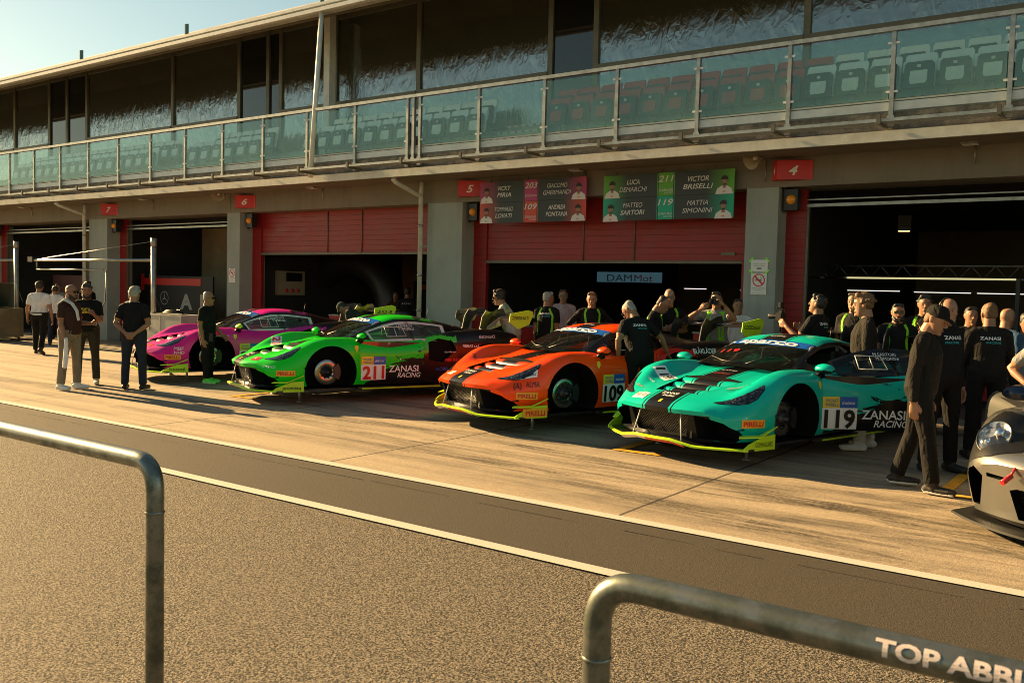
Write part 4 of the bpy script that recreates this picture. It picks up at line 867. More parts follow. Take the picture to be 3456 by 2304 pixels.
# ---------------- people ----------------
def cloth(name, c, rough=.85, wr=1.):
    if name in bpy.data.materials: return bpy.data.materials[name]
    n = N(name, c, rough, spec=.2); f = n.noise(9., 4., .6, n.coord((1,1,.5)), 1.5); g = n.noise(3.5, 3., .5, n.coord((1.6,1.6,.6)), 2.)
    n.set('Base Color', n.ramp(f, [(.3, tuple(v*.8 for v in c)), (.7, tuple(min(1, v*1.15) for v in c))]))
    n.bump(n.op('ADD', n.op('MULTIPLY', f, .5), g), .8*wr, .045); return n.m
SK = simple('tanned_skin', (.27,.135,.075), .5, var=.12, vscale=14., spec=.35); SK2 = simple('fair_skin', (.34,.175,.105), .5, var=.12, vscale=14., spec=.35)
CB = cloth('black_cotton', (.008,.008,.0085)); CW = cloth('white_cotton', (.66,.66,.64)); CBR = cloth('dark_brown_cotton', (.045,.02,.016)); CK = cloth('khaki_canvas', (.24,.19,.13)); CJ = cloth('dark_denim', (.02,.026,.04)); CO = cloth('olive_trousers', (.035,.032,.022)); CN = cloth('black_trousers', (.009,.0085,.008)); CP_ = cloth('pale_pink_cotton', (.4,.29,.28)); CBL = cloth('brown_black_overshirt', (.013,.011,.0095)); CT = cloth('pale_race_suit', (.5,.48,.42)); CGV = cloth('neon_green_cloth', (.22,.62,.03)); CPAT = cloth('patterned_blouse', (.16,.18,.2))
SHW = simple('white_shoe_leather', (.62,.62,.6), .5, var=.05); SHB = simple('black_shoe', (.015,.014,.014), .5, var=0); SHN = simple('neon_green_shoe', (.15,.75,.1), .5, var=.3, vscale=30.); SHV = simple('black_canvas_shoe', (.02,.016,.014), .7, var=.3); SHC = simple('beige_shoe', (.5,.42,.32), .6, var=.2, vscale=30.); SHS = simple('shoe_sole', (.6,.57,.5), .6, var=0)
HB = simple('dark_brown_hair', (.022,.013,.008), .6, var=.4, vscale=40., bump=.8, bscale=90.); HG = simple('grey_hair', (.26,.25,.22), .6, var=.4, vscale=40., bump=.8, bscale=90.); HL = simple('light_brown_hair', (.13,.065,.025), .6, var=.5, vscale=40., bump=.8, bscale=90.); HBL = simple('black_hair', (.01,.009,.008), .5, var=.3, vscale=40., bump=.8, bscale=90.)
EYE = simple('dark_eye', (.06,.035,.025), .3, var=0); LENS = simple('dark_lens', (.008,.008,.008), .1, var=0, spec=.8)
def vec(*a): return Vector(a)
class Fig:
    """a figure's solid pieces in its own space (right = +x, forward = +y), merged to one skin by voxel remeshing"""
    def __init__(s): s.mb = MB(); s.seg = []; s.mats = []
    def mi(s, m):
        if m not in s.mats: s.mats.append(m)
        return s.mats.index(m)
    def limb(s, pts, rs, mat, side=vec(1,0,0), n=12, bulge=.8):
        """pts 3D centres, rs list of (r along side, r across); closed by rounded ends"""
        pts = [Vector(p) for p in pts]; rs = [(r, r) if not isinstance(r, tuple) else r for r in rs]; mi = s.mi(mat)
        fr = []
        for i in range(len(pts)):
            d = (pts[min(i+1, len(pts)-1)]-pts[max(i-1, 0)]).normalized(); a = (side-d*side.dot(d))
            if a.length < 1e-3: a = Vector((0,1,0))-d*d.y
            a.normalize(); fr.append((a, d.cross(a).normalized(), d))
        P = [(p, r, f) for p, r, f in zip(pts, rs, fr)]
        if bulge:
            f0, f1 = P[0], P[-1]
            P = [(f0[0]-f0[2][2]*min(f0[1])*bulge, (f0[1][0]*.35, f0[1][1]*.35), f0[2]), (f0[0]-f0[2][2]*min(f0[1])*bulge*.6, (f0[1][0]*.8, f0[1][1]*.8), f0[2])]+P+[(f1[0]+f1[2][2]*min(f1[1])*bulge*.6, (f1[1][0]*.8, f1[1][1]*.8), f1[2]), (f1[0]+f1[2][2]*min(f1[1])*bulge, (f1[1][0]*.35, f1[1][1]*.35), f1[2])]
        v = []; f = []
        for p, r, (a, b, d) in P:
            for k in range(n): t = 2*math.pi*k/n; v.append(p+a*math.cos(t)*r[0]+b*math.sin(t)*r[1])
        for i in range(len(P)-1):
            for k in range(n): f.append((i*n+k, i*n+(k+1)%n, (i+1)*n+(k+1)%n, (i+1)*n+k))
        f += [tuple(range(n))[::-1], tuple((len(P)-1)*n+k for k in range(n))]
        s.mb.add(v, f)
        for i in range(len(pts)-1): s.seg.append((pts[i], pts[i+1], rs[i], rs[i+1], fr[i][0], fr[i][1], mi))
    def build(s, name, parent, vox):
        o = s.mb.obj(name, None, parent); md = o.modifiers.new('r', 'REMESH'); md.mode = 'VOXEL'; md.voxel_size = vox
        sm = o.modifiers.new('s', 'SMOOTH'); sm.factor = .5; sm.iterations = 2
        bpy.context.view_layer.update(); me = bpy.data.meshes.new_from_object(o.evaluated_get(bpy.context.evaluated_depsgraph_get()))
        o.modifiers.clear(); old = o.data; o.data = me; bpy.data.meshes.remove(old)
        me.materials.clear()
        for m in s.mats: me.materials.append(m)
        nf = len(me.polygons); C = np.zeros(nf*3, np.float32); me.polygons.foreach_get('center', C); C = C.reshape(-1, 3); best = np.full(nf, 1e9); idx = np.zeros(nf, np.int32)
        for a, b, ra, rb, ua, ub, mi in s.seg:
            a = np.array(a); b = np.array(b); d = b-a; L = np.linalg.norm(d)+1e-9; d /= L; q = C-a; t = q@d; tc = np.clip(t/L, 0, 1); off = q-np.outer(tc*L, d)
            rx = ra[0]+(rb[0]-ra[0])*tc; ry = ra[1]+(rb[1]-ra[1])*tc; ax = np.abs(t-tc*L)
            rho = np.sqrt((off@np.array(ua)/rx)**2+(off@np.array(ub)/ry)**2); dist = np.abs(rho-1)*np.minimum(rx, ry)+ax*1.2
            k = dist < best; best[k] = dist[k]; idx[k] = mi
        me.polygons.foreach_set('material_index', idx); me.polygons.foreach_set('use_smooth', np.ones(nf, bool)); me.update(); return o
def rotv(v, ax, deg): return Matrix.Rotation(rad(deg), 3, ax) @ Vector(v)
def person(x, y, heading, h, label, top=CB, low=CN, shoe=SHB, skin=SK, hair=HB, style='short', sleeve='short', legs=None, lean=0., arms=None, yaw=0., nod=0., fat=1.07, vox=.011, z=0., extras=(), topt=None, twist=0., side_lean=0., hips=(0,0)):
    """legs: (thigh forward, out, knee bend) for left, right; arms: (upper arm dir, forearm dir) for left, right in torso space"""
    S = h/1.75; t = empty('person', (x, y, z), rad(heading-90), label, 'person'); t.scale = (S, S, S)
    F = Fig(); legs = legs or ((2,3,2),(-2,3,2)); arms = arms or ((vec(-.12,-.02,-1), vec(-.02,.2,-1)), (vec(.12,-.02,-1), vec(.02,.2,-1)))
    hipz = .93; feet = []
    for s, (fl, out, kn) in ((-1, legs[0]), (1, legs[1])):
        hp = vec(s*.095, 0, 0); d = rotv(rotv((0,0,-1), 'X', fl), 'Y', -s*out); kp = hp+d*.43; d2 = rotv(rotv((0,0,-1), 'X', fl-kn), 'Y', -s*out*.6); ap = kp+d2*.42; feet.append((s, hp, kp, ap, fl-kn))
    low_z = min(f[3].z for f in feet)-.075; up_ = vec(0,0,-low_z)
    for s, hp, kp, ap, ang in feet:
        hp = hp+up_; kp = kp+up_; ap = ap+up_
        if low is not None:
            F.limb([hp+vec(0,-.005,.02), hp.lerp(kp,.45), kp, kp.lerp(ap,.35), kp.lerp(ap,.93)], [(.098*fat,.112*fat), (.085*fat,.092), (.066,.07), (.066,.07), (.062,.066)], low, n=14)
        tip = rotv((0,1,0), 'X', max(-60, min(30, ang*.8 if ap.z > .12 else 0))); tip = rotv(tip, 'Z', -s*9)
        dn = vec(0,0,-1) if ap.z <= .12 else rotv((0,0,-1), 'X', ang*.8)
        heel = ap+dn*.035-tip*.055
        F.limb([ap+vec(0,0,.02), ap+dn*.04+tip*.01], [.045, .045], shoe); F.limb([heel, heel+tip*.1, heel+tip*.2, heel+tip*.245], [(.038,.036), (.043,.036), (.046,.028), (.036,.02)], shoe)
        F.limb([heel+dn*.028, heel+tip*.12+dn*.03, heel+tip*.235+dn*.028], [(.042,.012), (.045,.012), (.042,.012)], SHS if shoe is not SHB else SHB)
    pel = up_.copy(); T = Matrix.Rotation(rad(-lean), 3, 'X') @ Matrix.Rotation(rad(side_lean), 3, 'Y'); TT = T @ Matrix.Rotation(rad(-twist), 3, 'Z')
    def tp(px, py, pz): k = min(1, pz/.3); return pel+(T if pz < .2 else TT) @ vec(px, py, pz)
    sidev = TT @ vec(1,0,0)
    F.limb([pel+vec(0,0,-.03), pel+vec(0,0,.06)], [(.165*fat,.12*fat),(.155*fat,.115*fat)], low or top, n=16)
    shirt = sleeve != 'none'
    F.limb([tp(0,0,-.03), tp(0,.004,.06), tp(0,.012*fat,.17), tp(0,.012,.30), tp(0,0,.385), tp(0,-.01,.44), tp(0,-.012,.49)], [(.176*fat,.128*fat), (.165*fat,.12*fat*fat), (.158*fat,.118*fat*fat), (.178*fat,.126*fat), (.172,.108), (.118,.078), (.066,.058)], top, sidev, n=18)
    for s, (ua, fa) in ((-1, arms[0]), (1, arms[1])):
        sh = tp(s*.172, -.012, .408); ua = (TT @ Vector(ua)).normalized(); fa = (TT @ Vector(fa)).normalized(); el = sh+ua*.285; wr = el+fa*.245
        F.limb([tp(s*.07,-.01,.435), tp(s*.13,-.012,.425), sh, sh+ua*.06], [(.055,.06), (.06,.062), .064, .06], top)
        if sleeve == 'short': F.limb([sh, sh+ua*.19], [.064, .062], topt or top); F.limb([sh+ua*.12, el, el.lerp(wr,.3), wr], [.043, .04, .041, .027], skin)
        elif sleeve == 'vest': F.limb([sh, el, el.lerp(wr,.3), wr], [.05, .04, .041, .027], skin)
        else: F.limb([sh, sh+ua*.15, el, el.lerp(wr,.4), wr-fa*.01], [.062, .058, .05, .047, .038], topt or top)
        # hand: palm, four fingers, thumb
        hd = fa; pn = hd.cross(vec(0,0,1) if abs(hd.z) < .8 else vec(0,1,0)).normalized()*(1); w_ = pn.cross(hd).normalized()
        if abs(hd.z) > .6: w_ = TT @ vec(0,1,0); w_ = (w_-hd*w_.dot(hd)).normalized(); pn = hd.cross(w_)*(-s)
        inn = -pn if (pn.x*s > 0) else pn
        F.limb([wr, wr+hd*.05, wr+hd*.092], [(.026,.018), (.038,.015), (.04,.013)], skin, w_)
        for k, L in enumerate((.070,.078,.073,.058)):
            b = wr+hd*.092+w_*(.029-.0193*k); c1 = b+(hd+inn*(.25+.08*k)).normalized()*L*.5; c2 = c1+(hd+inn*(.9+.1*k)).normalized()*L*.5
            F.limb([b-hd*.02, b, c1, c2], [.0105, .0105, .0098, .0085], skin, n=8)
        F.limb([wr+hd*.03+w_*.03, wr+hd*.065+w_*.052+inn*.012, wr+hd*.1+w_*.055+inn*.028], [.014, .0125, .0105], skin, n=8)
    # neck and head
    nb = tp(0,-.008,.49); HR = TT @ Matrix.Rotation(rad(yaw), 3, 'Z') @ Matrix.Rotation(rad(-nod), 3, 'X'); hc = tp(0,.012,.515)+HR @ vec(0,.012,.10)
    F.limb([nb, hc+HR @ vec(0,-.02,-.04)], [.064, .060], skin)
    hs = HR @ vec(1,0,0)
    def hp_(px, py, pz): return hc+HR @ vec(px, py, pz)
    F.limb([hp_(0,.052,-.115), hp_(0,.035,-.085), hp_(0,.018,-.045), hp_(0,.008,.0), hp_(0,.0,.04), hp_(0,-.006,.078), hp_(0,-.01,.103)], [(.028,.026), (.052,.056), (.064,.076), (.072,.090), (.075,.096), (.066,.084), (.050,.064)], skin, hs, n=16, bulge=.28)
    F.limb([hp_(0,.097,.012), hp_(0,.113,-.018), hp_(0,.106,-.032)], [.008, (.012,.012), (.015,.009)], skin, hs, n=8)
    F.limb([hp_(-.03,.089,.028), hp_(.03,.089,.028)], [.010, .010], skin, vec(0,0,1), n=8); F.limb([hp_(-.02,.092,-.066), hp_(.02,.092,-.066)], [.008, .008], skin, vec(0,0,1), n=8)
    F.limb([hp_(0,.082,-.1), hp_(0,.075,-.105)], [.02, .02], skin, hs, n=8)
    for s in (-1, 1): F.limb([hp_(s*.076,-.008,-.022), hp_(s*.082,-.014,.022)], [(.007,.016), (.007,.02)], skin, HR @ vec(1,0,0), n=8)
    body = F.build('body', t, vox)
    e = MB()
    for s in (-1, 1): Mx = Matrix.Translation(hp_(s*.03,.0875,.008)) @ HR.to_4x4(); e.lathe([(0,.005),(.006,.003),(.009,0)], Mx @ Matrix.Rotation(rad(-90), 4, 'X'), 10); e.tube([hp_(s*.014,.1,.03), hp_(s*.048,.086,.033)], .003, 5)
    if extras and 'mouth' not in extras: pass
    e.tube([hp_(-.022,.099,-.062), hp_(.022,.099,-.062)], .0022, 5); e.obj('face_details', EYE, t)
    # hair
    if style != 'bald':
        H = Fig(); lift = {'short': .003, 'buzz': -.003, 'curly': .014, 'thick': .008, 'long': .012, 'cap': .0}.get(style, .006)
        if style == 'cap':
            H.limb([hp_(0,-.006,.035), hp_(0,-.008,.07), hp_(0,-.012,.108)], [(.083,.104), (.081,.1), (.062,.078)], extras_cap(extras), hs, n=18, bulge=.35)
            H.limb([hp_(0,.07,.046), hp_(0,.12,.040), hp_(0,.165,.026)], [(.066,.008), (.066,.007), (.045,.006)], extras_cap(extras), hs, n=14)
            H.build('cap', t, vox*.8)
            H = Fig(); H.limb([hp_(0,-.03,.03), hp_(0,-.045,-.03)], [(.079,.07), (.07,.055)], hair, hs); H.build('hair', t, vox)
        else:
            f0 = .0 if style != 'buzz' else -.01
            H.limb([hp_(0,-.055,-.035), hp_(0,-.042,.0), hp_(0,-.016,.045), hp_(0,-.008+f0,.085+lift*.3), hp_(0,-.008,.108+lift*.8)], [(.055+lift*.6,.042+lift), (.073+lift,.06+lift), (.076+lift,.084+lift), (.068+lift,.086+lift), (.052+lift,.066+lift)], hair, hs, n=16, bulge=.3)
            if style in ('thick', 'curly', 'short'): H.limb([hp_(-.04,.05,.098+lift*.7), hp_(.04,.05,.098+lift*.7)], [.025+lift*.8]*2, hair, n=10)
            if style == 'long': H.limb([hp_(0,-.05,.02), hp_(0,-.075,-.08), hp_(0,-.08,-.16)], [(.075,.05), (.08,.045), (.06,.03)], hair, hs)
            if style in ('curly', 'thick'):
                for k in range(70 if style == 'curly' else 30):
                    a = random.uniform(0, 2*math.pi); b = random.uniform(.0, 1.5); r = .085+lift
                    p = hp_(r*math.cos(a)*math.cos(b)*.92, r*math.sin(a)*math.cos(b)*1.1-.01, .03+r*math.sin(b)*.95)
                    if (HR.transposed() @ (p-hc)).y > .07 and (HR.transposed() @ (p-hc)).z < .075: continue
                    H.limb([p, p+vec(random.uniform(-.01,.01), random.uniform(-.01,.01), .008)], [.015]*2, hair, n=6)
            H.build('hair', t, vox*.8)
    # extras
    def on_torso(txt, back=True, mat=M_dwhite, hgt=.03, w=.2, zz=.36, xx=0, **kw):
        B = BVHTree.FromPolygons([v.co[:] for v in body.data.vertices], [tuple(p.vertices) for p in body.data.polygons]); sgn = 1 if back else -1
        U = TT @ vec(sgn,0,0); V_ = TT @ vec(0,0,1); q = MB(); V2, F2 = text_mesh(txt, bold=kw.get('bold', .02), shear=kw.get('shear', 0)); V2 = V2.copy(); V2[:, 0] *= w/max(1e-6, np.ptp(V2[:, 0])); V2[:, 1] *= hgt
        project(q, V2, F2, tp(xx, 0, zz)+U.cross(V_)*.2, U, V_, 0, B, .004); q.obj('shirt_lettering', mat, body)
    def strip(pts, w, mat, front=True, name='vest_stripe'):
        B = BVHTree.FromPolygons([v.co[:] for v in body.data.vertices], [tuple(p.vertices) for p in body.data.polygons]); U = TT @ vec(-1 if front else 1,0,0); V_ = TT @ vec(0,0,1)
        P2 = []; pts = [((-a if front else a), b) for a, b in pts]
        for a, b in zip(pts, pts[1:]):
            for k in range(5): P2.append((a[0]+(b[0]-a[0])*k/5, a[1]+(b[1]-a[1])*k/5))
        P2.append(pts[-1]); V2, F2 = stroke([(p[0], p[1]) for p in P2], w); q = MB(); project(q, [(v[0], v[1]) for v in V2], F2, tp(0,0,0)+U.cross(V_)*.0, U, V_, 0, B, .005); q.obj(name, mat, body)
    for ex in extras:
        k = ex[0]
        if k == 'zanasi': on_torso('ZANASI', ex[1], zz=.37, w=.2, hgt=.034); on_torso('RACING', ex[1], M_dteal, .022, .15, .325, .03, shear=.3)
        elif k == 'text': on_torso(ex[1], ex[2], ex[3], ex[4], ex[5], ex[6])
        elif k == 'stripes':
            for s in (-1, 1): strip([(s*.085,.47),(s*.12,.40),(s*.105,.25),(s*.13,.05),(s*.135,-.03)] if ex[1] else [(s*.07,.46),(s*.14,.33),(s*.13,.0)], .03, CGV, ex[1])
        elif k == 'vest':
            for s in (-1, 1): strip([(s*.09,.46),(s*.10,.0)], .07, CGV, True, 'vest_panel'); strip([(s*.09,.45),(s*.10,.0)], .07, CGV, False, 'vest_panel')
        elif k == 'glasses':
            g = MB()
            for s in (-1, 1): g.box((-.026,-.004,-.018),(.026,.004,.016), 0, Matrix.Translation(hp_(s*.031,.103,.008)) @ HR.to_4x4()); g.tube([hp_(s*.055,.1,.014), hp_(s*.08,-.005,.012)], .003, 5)
            g.tube([hp_(-.01,.106,.014), hp_(.01,.106,.014)], .003, 5); g.obj('glasses', LENS, t)
        elif k == 'headset':
            g = MB(); g.tube([hp_(.088*math.cos(a),-.012,.02+.108*math.sin(a)) for a in [math.pi*q/12 for q in range(13)]], .008, 6)
            for s in (-1, 1): g.lathe([(0,.03),(.03,.028),(.036,.018),(.036,0)], Matrix.Translation(hp_(s*.072,-.01,-.005)) @ HR.to_4x4() @ Matrix.Rotation(rad(90*s), 4, 'Y'), 14)
            g.tube([hp_(-.08,.0,-.02), hp_(-.07,.09,-.065), hp_(-.03,.125,-.07)], .004, 5); g.obj('headset', M_black, t)
        elif k == 'beard':
            b_ = Fig(); b_.limb([hp_(-.062,.025,-.06), hp_(-.035,.066,-.092), hp_(0,.078,-.104), hp_(.035,.066,-.092), hp_(.062,.025,-.06)], [.02,.028,.03,.028,.02], hair, n=8); b_.limb([hp_(-.066,.02,-.03), hp_(-.05,.058,-.066), hp_(-.03,.074,-.085)], [.011,.018,.02], hair, n=8); b_.limb([hp_(.066,.02,-.03), hp_(.05,.058,-.066), hp_(.03,.074,-.085)], [.011,.018,.02], hair, n=8); b_.limb([hp_(-.024,.1,-.048), hp_(.024,.1,-.048)], [.008]*2, hair, n=6); b_.build('beard', t, vox*.8)
        elif k == 'belt': MB().tube([tp(.17*fat*math.cos(a), .135*fat*math.sin(a), .03) for a in [2*math.pi*q/24 for q in range(25)]], .02, 8, ry=.012).obj('belt_bag', M_black, t)
        elif k == 'band': MB().tube([tp(.182*math.cos(a), .137*math.sin(a), .0) for a in [2*math.pi*q/24 for q in range(25)]], .012, 8).obj('belt', ex[1], t)
    t['_'] = 0; del t['_']
    return t, body, tp, hp_
def extras_cap(ex):
    for e in ex:
        if e[0] == 'cap': return e[1]
    return CB
M_dteal = plain('teal_vinyl', (.02,.35,.36), .4)
HANG = ((vec(-.12,-.04,-1), vec(-.03,.2,-1)), (vec(.12,-.04,-1), vec(.03,.2,-1)))
HIPS = ((vec(-.75,-.15,-.75), vec(.65,.45,-.45)), (vec(.75,-.15,-.75), vec(-.65,.45,-.45)))
CROSS = ((vec(-.25,.25,-1), vec(.85,.55,.1)), (vec(.25,.25,-1), vec(-.85,.5,.15)))
BACKH = ((vec(-.35,-.25,-1), vec(.75,-.35,-.62)), (vec(.35,-.25,-1), vec(-.75,-.35,-.62)))
FRONTH = ((vec(-.15,.2,-1), vec(.3,1,.15)), (vec(.15,.2,-1), vec(-.3,1,.1)))
# the group on the left of the apron
person(-21.47, 10.85, 136, 1.79, 'person in white T-shirt and black belt bag walking away, far left', CW, CN, SHB, hair=HB, style='thick', legs=((14,2,8),(-12,2,18)), arms=((vec(-.3,.1,-1), vec(-.1,.3,-1)), (vec(.3,-.15,-1), vec(.1,.15,-1))), extras=(('belt',),))
person(-24.1, 12.6, 150, 1.66, 'person in pale T-shirt half hidden behind the walking white T-shirt', CW, CJ, SHB, style='short')
person(-26.6, 14.0, -30, 1.70, 'person in grey shirt by the far garage doorway behind the white T-shirts', cloth('grey_cotton', (.22,.22,.22)), CN)
tw, tb, ttp, thp = person(-14.24, 7.68, 24, 1.76, 'bald bearded person in brown T-shirt with a white towel over the shoulder', CBR, CK, SHW, style='bald', fat=1.12, yaw=-6, legs=((3,4,3),(-3,4,2)), arms=((vec(-.1,.15,-1), vec(.15,.9,.0)), (vec(.16,.06,-1), vec(.02,.35,-1))), vox=.009, extras=(('beard',),('glasses',)))
q = Fig(); q.limb([ttp(.10,-.12,.30), ttp(.105,-.10,.44), ttp(.10,.0,.50), ttp(.07,.10,.44), ttp(.04,.16,.33), ttp(.02,.175,.18)], [(.05,.014),(.055,.02),(.06,.03),(.055,.02),(.05,.014),(.045,.012)], CW, vec(1,.2,0)); o = q.build('towel', None, .009); o.location = tw.location; o.rotation_euler = tw.rotation_euler; o.scale = tw.scale; tag(o, 'white towel hanging over the bald person’s shoulder', 'towel')
q = Fig(); q.limb([ttp(.24,.12,-.10), ttp(.24,.12,-.25), ttp(.24,.11,-.42), ttp(.25,.10,-.56)], [(.03,.025),(.05,.022),(.065,.02),(.055,.014)], CW, vec(.3,1,0)); o = q.build('cloth', None, .009); o.location = tw.location; o.rotation_euler = tw.rotation_euler; o.scale = tw.scale; tag(o, 'white cloth dangling from the bald person’s hand', 'cloth')
person(-14.75, 8.25, -38, 1.77, 'person with dark quiff in black T-shirt, hands raised, talking beside the towel', CB, CO, SHC, style='thick', hair=HBL, yaw=10, legs=((0,4,2),(4,4,3)), arms=((vec(-.15,.1,-1), vec(.25,.9,.45)), (vec(.15,.2,-1), vec(-.35,.9,.2))), vox=.009, extras=(('text','PORTO',False,M_dyel,.035,.13,.33),('text','NERO',False,M_dyel,.04,.15,.28),('beard',)))
person(-24.3, 13.6, 0, 1.80, 'person in black standing in profile by the column of garage 7', CB, CN, SHW, hair=HB, style='thick', legs=((5,2,4),(-5,2,4)), arms=((vec(-.1,0,-1), vec(-.05,.5,-.7)), (vec(.12,.1,-1), vec(.05,.6,-.5))))
person(-13.6, 8.40, 128, 1.75, 'grey haired person in black shirt seen from behind, hands clasped at the back', CB, CJ, SHB, skin=SK, hair=HG, style='thick', fat=1.1, legs=((2,5,2),(-1,5,2)), arms=BACKH, vox=.008, yaw=-4)
person(-19.5, 12.0, -60, 1.60, 'person in white top hidden behind the grey haired person', CW, CJ)
ph, pb, ptp, php = person(-13.62, 9.80, 28, 1.68, 'person with shaved grey head, black T-shirt and neon green shoes beside the magenta car', CB, CN, SHN, hair=HG, style='buzz', legs=((0,3,2),(6,3,4)), arms=((vec(-.15,.12,-1), vec(.02,.6,-.6)), (vec(.14,-.08,-1), vec(.02,.25,-1))), vox=.009, extras=(('glasses',),))
# crew and guests around the cars
person(-12.95, 13.0, 200, 1.80, 'mechanic in dark green cap bending over the rear of the magenta car', cloth('dark_green_cotton', (.02,.03,.025)), CN, lean=48, style='cap', nod=18, arms=((vec(-.1,.55,-.8), vec(0,.6,-.7)), (vec(.1,.55,-.8), vec(0,.6,-.7))), legs=((12,5,12),(12,5,12)), extras=(('cap', cloth('green_cap_cloth', (.03,.05,.045))),))
person(-15.5, 17.0, 120, 1.85, 'person in dark shirt deep inside garage 6, seen from behind', CB, CN, extras=(('text','ARMA',True,M_dgrey,.05,.25,.36),))
person(-16.35, 17.5, -60, 1.72, 'person with lit forearm deep inside garage 6', CBR, CN, arms=FRONTH)
person(-9.66, 13.45, 205, 1.91, 'curly haired driver in white and green race suit with headset leaning on the rear wing', CT, CT, SHW, hair=HB, style='curly', sleeve='long', lean=24, nod=-14, legs=((6,4,4),(-4,4,2)), arms=((vec(-.1,.75,-.55), vec(.35,.8,-.05)), (vec(.1,.7,-.6), vec(-.5,.75,.0))), vox=.009, extras=(('glasses',),('headset',),('stripes',True),('stripes',False)))
person(-9.1, 13.7, 100, 1.83, 'mechanic in black and green team shirt with lettering across the back, left doorway side', CB, CN, hair=HG, style='short', yaw=-40, arms=HANG, extras=(('zanasi',True),('stripes',False)))
person(-9.4, 14.7, -60, 1.89, 'person in sunglasses and pale pink open shirt in the doorway of garage 5', CP_, CJ, sleeve='long', hair=HB, style='short', extras=(('glasses',),))
person(-7.93, 13.3, -52, 1.85, 'mechanic with short brown hair, hands on hips, standing behind the orange car', CB, CN, hair=HL, style='short', sleeve='long', skin=SK2, arms=HIPS, vox=.009, nod=8, yaw=-14, extras=(('stripes',True),))
person(-5.66, 10.75, 150, 1.79, 'crew member with grey hair and lettered black shirt leaning beside the orange car', CB, CN, hair=HG, style='buzz', lean=16, side_lean=0, nod=26, yaw=28, legs=((4,5,4),(-2,5,3)), arms=((vec(-.6,-.2,-.9), vec(.25,.6,-.75)), (vec(.75,.15,-.6), vec(.5,.35,-.75))), vox=.008, fat=1.08, extras=(('zanasi',True),('glasses',)))
person(-6.66, 12.9, 20, 1.85, 'crew member with cropped hair bending toward the sunglasses crew member', CB, CN, hair=HB, style='buzz', lean=14, nod=20, sleeve='long', extras=(('stripes',False),))
person(-6.5, 13.3, -60, 1.92, 'crew member in dark sunglasses with folded arms by garage 5', CB, CN, hair=HG, style='buzz', skin=SK2, arms=CROSS, vox=.009, extras=(('glasses',),('stripes',True)))
pg = person(-5.78, 13.5, -75, 1.90, 'photographer in neon vest raising a black camera by the grey column', cloth('grey_cotton', (.22,.22,.22)), CK, hair=HBL, style='short', arms=((vec(-.35,.75,-.15), vec(.5,.45,.75)), (vec(.6,.5,-.2), vec(-.75,.3,.55))), vox=.009, extras=(('vest',),))
person(-5.75, 14.3, -60, 1.79, 'person in white lettered T-shirt half hidden beside the grey column', CW, CN, hair=HB, style='short')
cmn = person(-3.95, 12.7, 170, 1.89, 'camera operator in black lettered shirt holding a camera rig at garage 4', CB, CN, hair=HBL, style='thick', yaw=5, nod=-12, arms=((vec(-.2,.45,-.8), vec(.1,.75,.6)), (vec(.2,.3,-.9), vec(-.1,.85,.5))), vox=.009, extras=(('zanasi',True),))
person(-3.62, 13.3, -95, 1.93, 'tall mechanic with one bright green shoulder stripe behind the teal car', CB, CN, hair=HB, style='short', skin=SK2, extras=(('stripes',True),))
person(-2.86, 11.0, -160, 1.91, 'curly haired driver in black undersuit and white overalls beside the teal car', CBL, CT, SHW, skin=SK2, hair=HL, style='curly', sleeve='long', yaw=-5, nod=4, legs=((4,3,5),(-5,3,3)), arms=((vec(-.15,.05,-1), vec(.1,.4,-.8)), (vec(.15,.05,-1), vec(-.1,.5,-.8))), vox=.009, extras=(('text','sparco',True,M_dwhite,.025,.12,.38),('band', CT)))
person(-2.95, 12.9, -70, 1.79, 'bearded mechanic in green striped shirt raising a hand, second row behind the teal car', CB, CN, hair=HBL, style='short', arms=((vec(-.3,.5,-.7), vec(.1,.6,.8)), (vec(.2,.1,-1), vec(0,.5,-.6))), extras=(('stripes',True),('beard',),('glasses',)))
person(-2.70, 13.3, -75, 1.92, 'mechanic with dark hair and broad green shoulder stripe in garage 4', CB, CN, hair=HBL, style='thick', extras=(('stripes',True),))
person(-2.1, 13.1, -65, 1.77, 'dark clad person in the shadow of garage 4 between two mechanics', CB, CN)
person(-1.83, 9.02, 2, 1.83, 'person in black cap and black overshirt walking past, head down, at the right', CBL, CN, SHV, skin=SK2, hair=HL, style='cap', sleeve='long', legs=((-9,2,8),(12,2,4)), nod=20, yaw=-14, lean=4, arms=((vec(-.12,.1,-1), vec(.0,.12,-1)), (vec(.12,-.08,-1), vec(-.0,.1,-1))), vox=.007, extras=(('cap', CN),))
person(-1.86, 10.15, -35, 1.87, 'bald person in dark clothes with headset pushed up, just behind the black cap', CB, CN, style='bald', skin=SK2, sleeve='long', extras=(('zanasi',False),('headset',)))
person(-1.62, 11.3, 110, 1.83, 'crew member in long sleeved lettered black top seen from behind beside the silver car', CBL, CN, hair=HL, style='buzz', sleeve='long', yaw=10, arms=((vec(-.2,.15,-1), vec(.1,.7,-.5)), (vec(.2,.15,-1), vec(-.2,.7,-.5))), vox=.009, extras=(('zanasi',True),))
person(-1.60, 12.4, 60, 1.77, 'bald person in blue shirt behind the lettered black top', cloth('blue_cotton', (.03,.07,.13)), CN, style='bald', skin=SK2)
person(-1.38, 12.4, -70, 1.71, 'person in patterned grey blouse at the right edge', CPAT, CN, hair=HBL, style='long', extras=())
person(-.86, 9.75, -100, 1.73, 'person in grey T-shirt with bent arm cut off by the right edge', cloth('grey_cotton', (.22,.22,.22)), CN, skin=SK2, arms=HIPS)
person(-33.6, 16, 30, 1.60, 'person with short hair at the far left garage behind the tyre trolley', CBR, CN)
